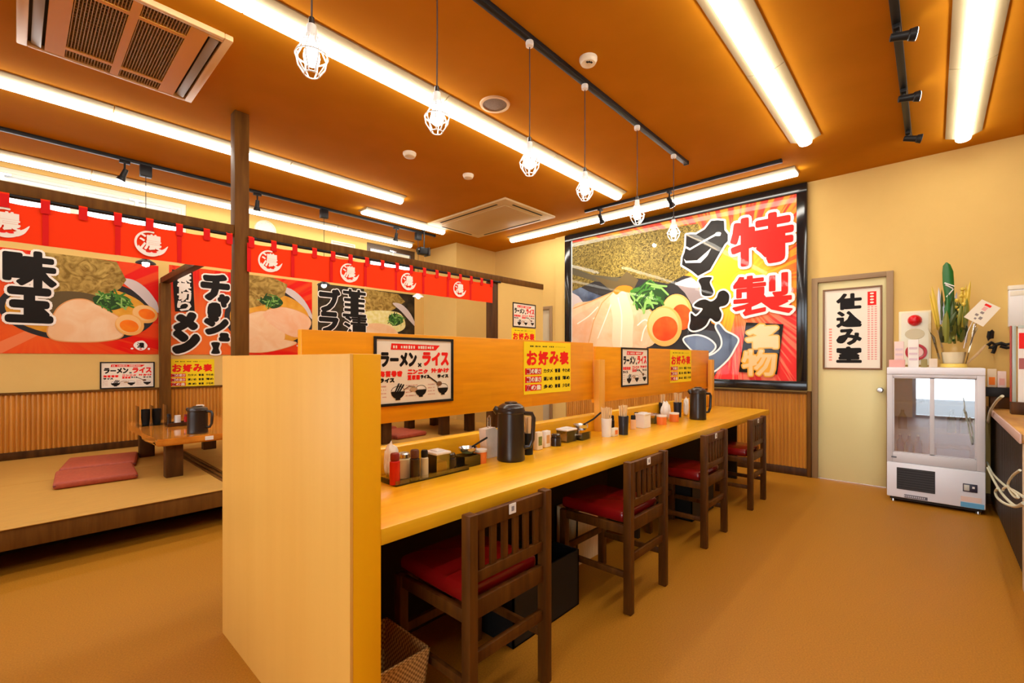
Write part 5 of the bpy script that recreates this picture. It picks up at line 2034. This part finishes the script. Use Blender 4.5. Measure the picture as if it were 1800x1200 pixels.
for (a, b, dx, nm) in ((gm - .02, gy1, .030, 'left'), (gy0, gm + .02, .0375, 'right')):
    m = MB()
    z0, z1 = .436, FZ - .086
    w = .018
    xx = FXF + dx - .022
    m.box(xx, xx + .006, a, a + w * (1.6 if nm == 'left' else .6), z0, z1, fr_g, .001)
    m.box(xx, xx + .006, b - w * (.6 if nm == 'left' else 1.6), b, z0, z1, fr_g, .001)
    m.box(xx, xx + .006, a, b, z1 - .008, z1, fr_g)
    m.box(xx, xx + .006, a, b, z0, z0 + .008, fr_g)
    d = m.build('sliding_door', t)
    m = MB()
    m.box(xx + .002, xx + .005, a + .008, b - .008, z0 + .008, z1 - .008, pane_m)
    m.build('glass_pane', d)
for z in (.625, .865):
    m = MB()
    for i in range(7):
        x = FXF + .06 + i * .055
        m.tube([(x, FY0 + .03, z), (x, FY1 - .03, z)], .003, white, 6)
    m.box(FXF + .055, FXF + .06, FY0 + .03, FY1 - .03, z - .006, z + .008, white)
    m.build('wire_shelf', t)
def fpt(u, v):
    p = on('X', FXF, u, v)
    return p.y, p.z
def frect(name, u0, v0, u1, v1, mat, d=.002, lab=None, parent=t):
    y1_, z1_ = fpt(u0, v0)
    y0_, z0_ = fpt(u1, v1)
    m = MB()
    m.box(FXF - d, FXF + .0005, y0_, y1_, z0_, z1_, mat)
    o = m.build(name, parent)
    if lab:
        o['label'] = lab
    return o
m = MB()
y1_, z1_ = .235, .305
y0_, z0_ = -.012, .118
m.box(FXF - .004, FXF, y0_, y1_, z0_, z1_, M('vent_dark', (0.012, 0.010, 0.010), 0.5))
for i in range(9):
    z = z0_ + .01 + (z1_ - z0_ - .02) * i / 8
    m.box(FXF - .008, FXF - .004, y0_ + .006, y1_ - .006, z - .004, z + .004, M('vent_slat', (0.035, 0.03, 0.028), 0.5))
m.build('vent_grille', t)
m = MB()
m.box(FXF - .003, FXF, .035, .185, .052, .078, M('badge_dark', (0.10, 0.10, 0.14), 0.4))
for i in range(11):
    m.box(FXF - .0035, FXF - .003, .176 - i * .0125, .184 - i * .0125, .058, .072, M('badge_light', (0.6, 0.6, 0.65), 0.4))
m.build('name_bar', t)
m = MB()
m.box(FXF - .005, FXF, -.262, -.178, .175, .240, M('control_dark', (0.03, 0.025, 0.05), 0.35), .002)
m.box(FXF - .008, FXF - .005, -.216, -.184, .184, .231, M('control_grey', (0.62, 0.62, 0.56), 0.4), .001)
m.box(FXF - .007, FXF - .005, -.247, -.232, .205, .222, white, .001)
m.build('control_switch', t)
m = MB()
m.box(FXF - .0015, FXF, -.300, -.165, .048, .088, M('blue_sticker', (0.12, 0.42, 0.72), 0.5))
m.box(FXF - .0015, FXF, -.285, -.165, .095, .135, M('pale_orange_sticker', (0.80, 0.62, 0.56), 0.5))
m.build('sticker', t)
m = MB()
m.box(FXF + .002, FXF + .0035, .236, .272, .385, .398, M('small_badge', (0.12, 0.12, 0.14), 0.4))
m.build('small_badge', t)
m = MB()
m.box(FXF + .03, XB_, FY0 + .02, FY1 - .02, 0.02, 0.0455, dark_slot)
m.build('base_plinth', t)
for (x, y) in ((FXF + .05, FY0 + .04), (FXF + .05, FY1 - .04), (XB_ - .05, FY0 + .04), (XB_ - .05, FY1 - .04)):
    m = MB()
    m.lathe([(0, 0), (.018, 0), (.014, .02), (0, .02)], (x, y, 0), steel, 12)
    m.build('foot', t)
rnd = random.Random(5)
blue_b = M('blue_bottle', (0.06, 0.06, 0.30), 0.2)
green_b = glass('green_bottle_glass', (0.45, 0.70, 0.62), 0.06)
def bottle(label, x, y, z, r, h, mat, cap):
    t = thing('drink_bottle', label, 'bottle', (x, y, z), 'drinks in the fridge')
    m = MB()
    m.lathe([(0, 0), (r, 0), (r, h * .6), (r * .4, h * .78), (r * .38, h * .93), (0, h * .93)], (x, y, z), mat, 16)
    m.build('bottle', t)
    m = MB()
    m.lathe([(r * .42, h * .932), (r * .42, h), (0, h)], (x, y, z), cap, 12)
    m.build('cap', t)
lbl = ['left of lower shelf', 'second from the left of lower shelf', 'third from the left of lower shelf']
for i in range(3):
    bottle('blue bottle standing in the fridge, ' + lbl[i], 5.33, .215 - i * .06, .4015, .026, .19, blue_b, white)
bottle('pale green bottle on the middle shelf of the fridge, far right', 5.33, -.19, .635, .03, .19, green_b, white)
bottle('pale green bottle on the middle shelf of fridge, second from right', 5.33, -.115, .635, .03, .19, green_b, white)
bottle('dark bottle on upper shelf of fridge, near the centre bar', 5.35, .075, .875, .018, .18, M('dark_bottle', (0.05, 0.03, 0.03), 0.2), red_print)
bottle('grey bottle on the middle shelf of fridge, left', 5.34, .20, .635, .03, .18, M('grey_bottle', (0.3, 0.3, 0.33), 0.3), white)
t2 = thing('storage_tub', 'white tub on lower shelf of fridge, right side', 'tub', (5.36, -.12, .4015))
m = MB()
m.box(5.30, 5.44, -.22, -.02, .402, .50, M('pale_blue_tub', (0.55, 0.66, 0.78), 0.4), .01)
m.build('tub', t2)
m = MB()
m.box(5.295, 5.445, -.225, -.015, .501, .515, white, .004)
m.build('lid', t2)

# ------------------------------------------------------------------ on top of the fridge
Xf = 5.36
def fy(u, x=Xf):
    return on('X', x, u, 640).y
def fz(v, x=Xf, u=1620):
    return on('X', x, u, v).z
def card_box(label, u0, u1, v0, z0, mat, name='card_box', x=Xf, th=.03, band=None):
    y1_, y0_ = fy(u0, x), fy(u1, x)
    z1_ = fz(v0, x, (u0 + u1) / 2)
    t = thing(name, label, 'box', (x, (y0_ + y1_) / 2, z0), 'boxes on top of the fridge')
    m = MB()
    m.box(x - th / 2, x + th / 2, y0_, y1_, z0, z1_, mat, .003)
    m.build('box', t)
    if band:
        m = MB()
        h = z1_ - z0
        for k in range(3):
            m.box(x - th / 2 - .001, x - th / 2, y0_ + .008, y1_ - .008, z0 + h * (.25 + .2 * k), z0 + h * (.33 + .2 * k), band)
        m.build('printed_lines', t)
    return z1_
pale_pink = M('pale_pink_card', (0.82, 0.66, 0.62), 0.6)
lines_m = M('pale_print_lines', (0.68, 0.55, 0.60), 0.6)
card_box('pink box at the left front corner of the fridge top', 1563, 1591, 632, FZ + .001, pink_paper, x=5.31, th=.06)
card_box('pale card box standing behind the pink box on the fridge', 1572, 1589, 600, FZ + .001, pale_pink, x=5.37, band=lines_m)
card_box('tall pale card box right of the pink box on fridge', 1596, 1615, 597, FZ + .001, white_paper, x=5.34, band=lines_m)
card_box('small olive box between the tall card and pale cube', 1619, 1630, 631, FZ + .001, M('olive_box', (0.28, 0.22, 0.06), 0.5), x=5.34)
card_box('small pale cube left of the wrapped plant', 1633, 1648, 630, FZ + .001, M('beige_cube', (0.70, 0.58, 0.45), 0.6), x=5.34)

px_, py_ = 5.42, fy(1676, 5.42)
t = thing('wrapped_plant', 'gift wrapped potted plant with one dark green upright leaf on the fridge', 'plant', (px_, py_, FZ))
m = MB()
m.lathe([(0, 0), (.055, 0), (.062, .01), (.074, .10), (.078, .13), (.070, .13), (.06, .02), (0, .02)], (px_, py_, FZ + .001), M('cream_pot', (0.72, 0.64, 0.42), 0.5), 24)
m.build('pot', t)
m = MB()
m.lathe([(.079, .004), (.086, .0), (.084, .028), (.074, .032), (.07, .006)], (px_, py_, FZ + .002), M('yellow_wrap', (0.85, 0.62, 0.12), 0.5), 24)
m.build('yellow_band', t)
leaf_g = M('deep_green_leaf', (0.015, 0.14, 0.02), 0.35)
leaf_o = M('olive_leaf', (0.20, 0.22, 0.03), 0.45)
leaf_y = M('yellow_leaf', (0.72, 0.52, 0.06), 0.5)
leaf_w = M('pale_lilac_leaf', (0.62, 0.64, 0.74), 0.45)
leaf_d = M('dark_leaf', (0.05, 0.085, 0.02), 0.4)
def leaf(base, tip, w, mat, bow=.02, name='leaf', thick=.004):
    base, tip = Vector(base), Vector(tip)
    d = tip - base
    side = Vector((0, 1, 0)) if abs(d.normalized().y) < .85 else Vector((0, 0, 1))
    n = d.cross(side).normalized()
    side = n.cross(d).normalized()
    m = MB()
    k = m.mi(mat)
    L_, R_, C_, D_ = [], [], [], []
    N = 8
    for i in range(N + 1):
        f = i / N
        ww = w * math.sin(PI * min(1, .12 + .88 * f)) ** .7 if i < N else 0.0006
        c = base + d * f + n * (bow * math.sin(PI * f))
        L_.append(m.bm.verts.new(c - side * ww))
        R_.append(m.bm.verts.new(c + side * ww))
        C_.append(m.bm.verts.new(c + n * (.25 * ww + thick)))
        D_.append(m.bm.verts.new(c - n * thick * .3))
    for i in range(N):
        for a, b in ((L_, C_), (C_, R_), (R_, D_), (D_, L_)):
            m.bm.faces.new((a[i], a[i + 1], b[i + 1], b[i])).material_index = k
    return m.build(name, t, auto=50)
ptop = lambda u, v, x=px_: on('X', x, u, v)
lf = MB()
pts = [ptop(1674, 600), ptop(1671, 560), ptop(1669, 520), ptop(1667, 497), ptop(1666, 478), ptop(1664, 466), ptop(1663.5, 461)]
lf.tube(pts, [.016, .022, .030, .036, .035, .024, .004], leaf_g, 14)
for v in lf.bm.verts:
    v.co.x = px_ + (v.co.x - px_) * .45
o = lf.build('upright_leaf', t, auto=60)
o['label'] = 'thick dark green upright leaf'
m = MB()
for a, b in (((1660, 497), (1678, 503)), ((1662, 500), (1675, 507)), ((1664, 522), (1676, 508))):
    m.tube([ptop(*a, px_ - .03), ptop(*b, px_ - .03)], [.006, .004], white, 8)
m.build('white_tie', t)
rl = random.Random(21)
for i in range(64):
    u0, v0 = rl.uniform(1652, 1698), rl.uniform(560, 604)
    u1, v1 = u0 + rl.uniform(-13, 13), v0 - rl.uniform(22, 70)
    if v1 < 505: v1 = 505 + rl.uniform(0, 10)
    xx = px_ + (rl.uniform(.0, .05) if i % 7 in (4, 2) else rl.uniform(-.075, .02))
    leaf(ptop(u0, v0, xx), ptop(u1, v1, xx + rl.uniform(-.02, .02)), rl.uniform(.009, .020), (leaf_o, leaf_g, leaf_y, leaf_d, leaf_w, leaf_o, leaf_d)[i % 7], rl.uniform(-.02, .02))
for i, (u, v) in enumerate(((1682, 528), (1686, 545), (1680, 540), (1692, 508), (1684, 556), (1690, 520), (1676, 550), (1694, 535))):
    m = MB()
    c = ptop(u, v, px_ - .05)
    r = bmesh.ops.create_icosphere(m.bm, subdivisions=2, radius=.014, matrix=Matrix.Translation(c))
    m.mi(leaf_y)
    for w in m.bm.verts:
        q = w.co - c
        w.co = c + q * (1 + .35 * math.sin(q.x * 300) * math.cos(q.z * 280 + i))
    m.build('yellow_flower', t, auto=60)
for a, b, w, mt in (((1650, 575), (1638, 503), .016, leaf_y), ((1648, 580), (1634, 515), .010, leaf_y), ((1692, 575), (1706, 493), .016, leaf_y), ((1695, 570), (1698, 500), .012, leaf_y), ((1654, 570), (1650, 505), .014, leaf_w), ((1662, 585), (1655, 520), .014, leaf_w)):
    leaf(ptop(*a, px_ - .02), ptop(*b, px_ - .03), w, mt, .015, 'spread_leaf')
wrap = glass('cellophane', (0.96, 0.95, 0.90), -0.01, 0.12)
m = MB()
k = m.mi(wrap)
prof = [(.08, .03), (.10, .14), (.125, .26), (.15, .36)]
n = 22
rings = []
for r, z in prof:
    rings.append([m.bm.verts.new((px_ + .55 * r * (1 + .12 * math.sin(5 * a)) * math.cos(a), py_ + r * (1 + .12 * math.sin(5 * a)) * math.sin(a), FZ + z + (.03 * math.sin(4 * a) if z > .3 else 0))) for a in [2 * PI * i / n for i in range(n)]])
for a, b in zip(rings, rings[1:]):
    m.bridge(a, b, k)
m.build('cellophane_wrap', t, auto=60)
m = MB()
m.tube([ptop(1694, 612, px_ - .06), ptop(1700, 585, px_ - .07), ptop(1712, 560, px_ - .08)], .003, white, 6)
o = m.build('card_stick', t)
m = MB()
q = [ptop(u, v, px_ - .088) for u, v in ((1694, 557), (1726, 526), (1759, 541), (1728, 574))]
q2 = [p + Vector((-.003, 0, 0)) for p in q]
A_ = [m.bm.verts.new(p) for p in q]
B_ = [m.bm.verts.new(p) for p in q2]
k = m.mi(M('cream_card', (0.84, 0.78, 0.62), 0.6))
m.bridge(A_, B_, k)
m.bm.faces.new(A_).material_index = k
m.bm.faces.new(B_).material_index = k
def cq(s, t_):
    return q2[0].lerp(q2[1], s).lerp(q2[3].lerp(q2[2], s), t_) + Vector((-.0008, 0, 0))
for (s0, t0, s1, t1, mat) in ((.82, .3, .92, .62, red_print), (.6, .35, .78, .55, pink_paper), (.45, .42, .55, .58, M('grey_writing', (0.25, 0.22, 0.2), 0.6)), (.28, .3, .38, .45, M('grey_writing', (0.25, 0.22, 0.2), 0.6)), (.2, .55, .33, .7, M('grey_writing', (0.25, 0.22, 0.2), 0.6)), (.12, .4, .2, .5, M('grey_writing', (0.25, 0.22, 0.2), 0.6))):
    m.face([cq(s0, t0), cq(s1, t0), cq(s1, t1), cq(s0, t1)], mat)
o = m.build('gift_card', t)
o['label'] = 'cream gift card tilted on a stick'
t = thing('wooden_stick', 'pale wooden stick leaning behind the fridge top right corner', 'stick', (5.5, fy(1700, 5.5), FZ))
m = MB()
m.tube([on('X', 5.52, 1697, 641), on('X', 5.52, 1718, 622), on('X', 5.52, 1733, 606)], [.008, .010, .008], pale_wood, 8)
m.build('shaft', t)

# ------------------------------------------------------------------ wall fittings at the right
t = thing('fire_alarm_panel', 'cream fire alarm panel with red lamp and red button above the fridge', 'alarm panel', (XW, .13, 1.2))
m = MB()
y0_, y1_ = on('X', XW, 1637, 600).y, on('X', XW, 1580, 600).y
yc = (y0_ + y1_) / 2
m.box(XW - .022, XW, y0_, y1_, 1.195, 1.70, M('alarm_cream', (0.80, 0.74, 0.52), 0.4), .006)
m.build('panel', t)
m = MB()
m.box(XW - .0235, XW - .0222, y0_ + .018, y1_ - .018, 1.212, 1.683, M('alarm_face', (0.78, 0.78, 0.62), 0.4))
m.build('face_plate', t)
def disc(name, y, z, prof, mat, par, n=28):
    m = MB()
    m.lathe(prof, (0, 0, 0), mat, n)
    bmesh.ops.transform(m.bm, matrix=Matrix.Translation((XW - .0236, y, z)) @ Matrix.Rotation(R(-90), 4, 'Y'), verts=m.bm.verts[:])
    return m.build(name, par)
disc('red_lamp', yc, 1.612, [(0, 0), (.052, 0), (.05, .02), (.038, .045), (.018, .058), (0, .06)], M('red_lamp_glass', (0.62, 0.006, 0.012), 0.1), t)
m = MB()
m.lathe([(0, 0), (.07, 0), (.068, .004), (0, .005)], (0, 0, 0), M('speaker_mesh', (0.58, 0.52, 0.34), 0.6), 32)
for v in m.bm.verts:
    v.co.x *= .72
bmesh.ops.transform(m.bm, matrix=Matrix.Translation((XW - .0236, yc, 1.485)) @ Matrix.Rotation(R(-90), 4, 'Y'), verts=m.bm.verts[:])
m.build('bell_cover', t)
disc('button_ring', yc - .01, 1.315, [(.055, 0), (.078, 0), (.076, .012), (.06, .014), (.055, .01)], M('red_button_ring', (0.42, 0.005, 0.012), 0.3), t)
disc('push_button', yc - .01, 1.315, [(0, 0), (.053, 0), (.05, .006), (0, .007)], M('button_pink', (0.75, 0.42, 0.36), 0.3), t)

t = thing('wall_box', 'white box on the far wall at the right picture edge', 'box', (5.68, -.53, 1.5))
m = MB()
m.box(5.665, XW - .001, -.72, -.466, 1.522, 1.83, white, .005)
m.build('case', t)
m = MB()
m.box(5.662, 5.6645, -.71, -.476, 1.83 - .05, 1.83 - .01, offwhite, .001)
m.box(5.660, XW - .001, -.722, -.464, 1.831, 1.868, offwhite, .004)
m.build('lid', t)

t = thing('black_bow', 'black cord bow hanging on the wall right of the gift card', 'cord', (5.6, on('X', 5.6, 1752, 612).y, 1.35))
m = MB()
P6 = lambda u, v, d=0: on('X', 5.66 + d, u, v)
m.tube([P6(1740, 582), P6(1738, 592), P6(1739, 597), P6(1743, 594), P6(1744, 583), P6(1741, 581)], .014, black, 8)
m.build('upper_knot', t)
m = MB()
m.tube([P6(1736, 607), P6(1743, 602), P6(1750, 606), P6(1745, 611), P6(1738, 610)], .014, black, 8)
m.tube([P6(1749, 606), P6(1760, 603), P6(1768, 606), P6(1776, 604), P6(1779, 610), P6(1770, 611), P6(1758, 608)], .014, black, 8)
m.tube([P6(1750, 607), P6(1748, 614), P6(1745, 621)], .013, black, 8)
m.build('loops', t)

# ------------------------------------------------------------------ service counter at the right edge
SY, SZ = -0.352, 0.845
t = thing('service_counter', 'dark ribbed service counter with wooden top at the right picture edge', 'counter', (4.6, -.6, 0))
m = MB()
m.box(3.72, 5.70, -.95, SY - .025, .05, SZ - .05, black)
m.build('carcass', t)
m = MB()
k = m.mi(rib_dark)
xs_ = [3.72 + i * .045 for i in range(44)]
for x in xs_:
    m.box(x + .004, x + .038, SY - .0245, SY - .012, .06, SZ - .055, rib_dark, .003, 1)
m.build('ribbed_front', t)
m = MB()
top_m = NZ('worn_counter_top', (0.42, 0.20, 0.05), (0.66, 0.36, 0.09), scale=(.3, 1, 1), noise=9, rough=0.35)
m.box(3.68, 5.70, -.95, SY, SZ - .05, SZ, top_m, .006)
m.build('countertop', t)
m = MB()
m.box(3.67, 5.70, SY + .0005, SY + .010, SZ - .052, SZ + .002, M('pale_edge_trim', (0.60, 0.42, 0.36), 0.4), .003)
m.build('edge_trim', t)
m = MB()
m.box(3.66, 3.715, SY - .06, SY - .005, 0, SZ - .052, M('cream_post', (0.66, 0.52, 0.34), 0.5), .004)
m.build('end_post', t)

yA, yB = on('X', 5.45, 1782, 690).y, on('X', 5.45, 1731, 690).y
t = thing('black_tray', 'black tray on the service counter behind the fridge', 'tray', (5.5, (yA + yB) / 2, SZ))
m = MB()
zt0, zt1 = on('X', 5.45, 1750, 697).z, on('X', 5.45, 1750, 681).z
m.box(5.44, 5.60, yA, yB - .005, zt0, zt1, black, .004)
m.build('tray', t)
m = MB()
m.box(5.46, 5.58, yA + .02, yB - .03, SZ + .0005, zt0 - .0003, dark_wood, .003)
m.build('stand', t)
zz = zt1
for i, (u0, u1, v0, mat, lb) in enumerate(((1735, 1752, 648, M('cream_packet', (0.78, 0.66, 0.48), 0.5), 'cream packet with orange print standing in the black tray'), (1753, 1769, 652, pale_pink, 'pale pink packet standing in the black tray, right of the cream one'))):
    ya, yb = on('X', 5.5, u1, 660).y, on('X', 5.5, u0, 660).y
    zp = on('X', 5.5, (u0 + u1) / 2, v0).z
    t = thing('paper_packet', lb, 'packet', (5.5, (ya + yb) / 2, zz), 'packets in the black tray')
    m = MB()
    m.box(5.49, 5.515, ya, yb, zz + .0005, zp, mat, .004)
    m.build('packet', t)
    m = MB()
    m.box(5.4885, 5.4898, ya + .01, yb - .01, zz + .02, zz + (zp - zz) * .55, tint_or if i == 0 else pink_paper)
    m.build('print_patch', t)
# upright menu stand at the frame's right edge
xm_ = 5.0
ya = on('X', xm_, 1775, 600).y
t = thing('menu_stand', 'upright red and white menu stand at the right picture edge', 'stand', (xm_, ya - .12, SZ))
zt = on('X', xm_, 1790, 572).z
m = MB()
m.box(xm_ - .012, xm_ + .012, ya - .010, ya, SZ + .09, zt, M('red_stand_edge', (0.40, 0.06, 0.04), 0.4), .003)
m.box(xm_ - .012, xm_ + .012, ya - .26, ya - .24, SZ + .09, zt, M('red_stand_edge', (0.40, 0.06, 0.04), 0.4), .003)
m.build('side_frame', t)
m = MB()
m.box(xm_ - .01, xm_ + .01, ya - .032, ya - .0105, SZ + .09, zt, M('grey_green_frame', (0.42, 0.48, 0.42), 0.3), .002)
m.box(xm_ - .01, xm_ + .01, ya - .24, ya - .04, zt - .02, zt, M('grey_green_frame', (0.42, 0.48, 0.42), 0.3), .002)
m.build('inner_frame', t)
m = MB()
m.box(xm_ - .006, xm_ + .006, ya - .24, ya - .04, SZ + .09, zt - .02, white_paper)
m.box(xm_ - .0075, xm_ - .006, ya - .235, ya - .045, zt - .17, zt - .055, red_print)
m.box(xm_ - .0075, xm_ - .006, ya - .235, ya - .045, zt - .32, zt - .24, M('dark_red_panel', (0.40, 0.10, 0.09), 0.5))
m.build('menu_sheet', t)
m = MB()
m.box(xm_ - .05, xm_ + .05, ya - .26, ya - .003, SZ + .0005, SZ + .09, dark_wood, .004)
m.build('foot', t)

# pale cords hanging beside the fridge
PC = lambda u, v, d=0.0: on('Y', SY + .022 + d, u, v)
def cat_curve(pts, n=6):
    out = []
    P_ = [pts[0]] + list(pts) + [pts[-1]]
    for i in range(1, len(P_) - 2):
        p0, p1, p2, p3 = P_[i - 1], P_[i], P_[i + 1], P_[i + 2]
        for j in range(n):
            s = j / n
            out.append(0.5 * (2 * p1 + (p2 - p0) * s + (2 * p0 - 5 * p1 + 4 * p2 - p3) * s * s + (3 * p1 - p0 - 3 * p2 + p3) * s ** 3))
    out.append(P_[-2])
    return out
cord_m = M('pale_green_cord', (0.58, 0.58, 0.42), 0.5)
def cord(label, pts, d, r=.007):
    t = thing('power_cord', label, 'cord', tuple(PC(*pts[0], d)), 'pale cords beside the fridge')
    m = MB()
    m.tube(cat_curve([PC(u, v, d) for u, v in pts]), r, cord_m, 8)
    m.build('cable', t)
cord('pale cord running from the fridge back up over counter edge', [(1737, 742), (1741, 722), (1752, 705), (1762, 696)], .006, .009)
cord('upper pale cord sagging from fridge to the right picture edge', [(1735, 812), (1745, 832), (1765, 852), (1782, 862), (1799, 873)], .004)
cord('lower pale cord sagging in a long loop right of the fridge', [(1736, 822), (1748, 846), (1762, 868), (1780, 886), (1792, 889), (1799, 884)], .024)
cord('coiled pale cord lying below the sagging cords', [(1799, 884), (1785, 890), (1765, 884), (1753, 874), (1750, 864), (1754, 858)], .044)
cord('thin looped cord tied around the sagging cords', [(1793, 826), (1780, 836), (1772, 850), (1776, 864), (1785, 874), (1790, 873), (1782, 864), (1772, 856), (1764, 858), (1763, 862)], .064, .005)

for n_, m_ in MATS.items():                                     # matt paper: hardly any sheen
    if n_.endswith(('_print', '_ink', '_text', '_print_b')) and n_ not in ('black_print',):
        m_.node_tree.nodes['Principled BSDF'].inputs['Specular IOR Level'].default_value = 0.12
bpy.context.view_layer.update()
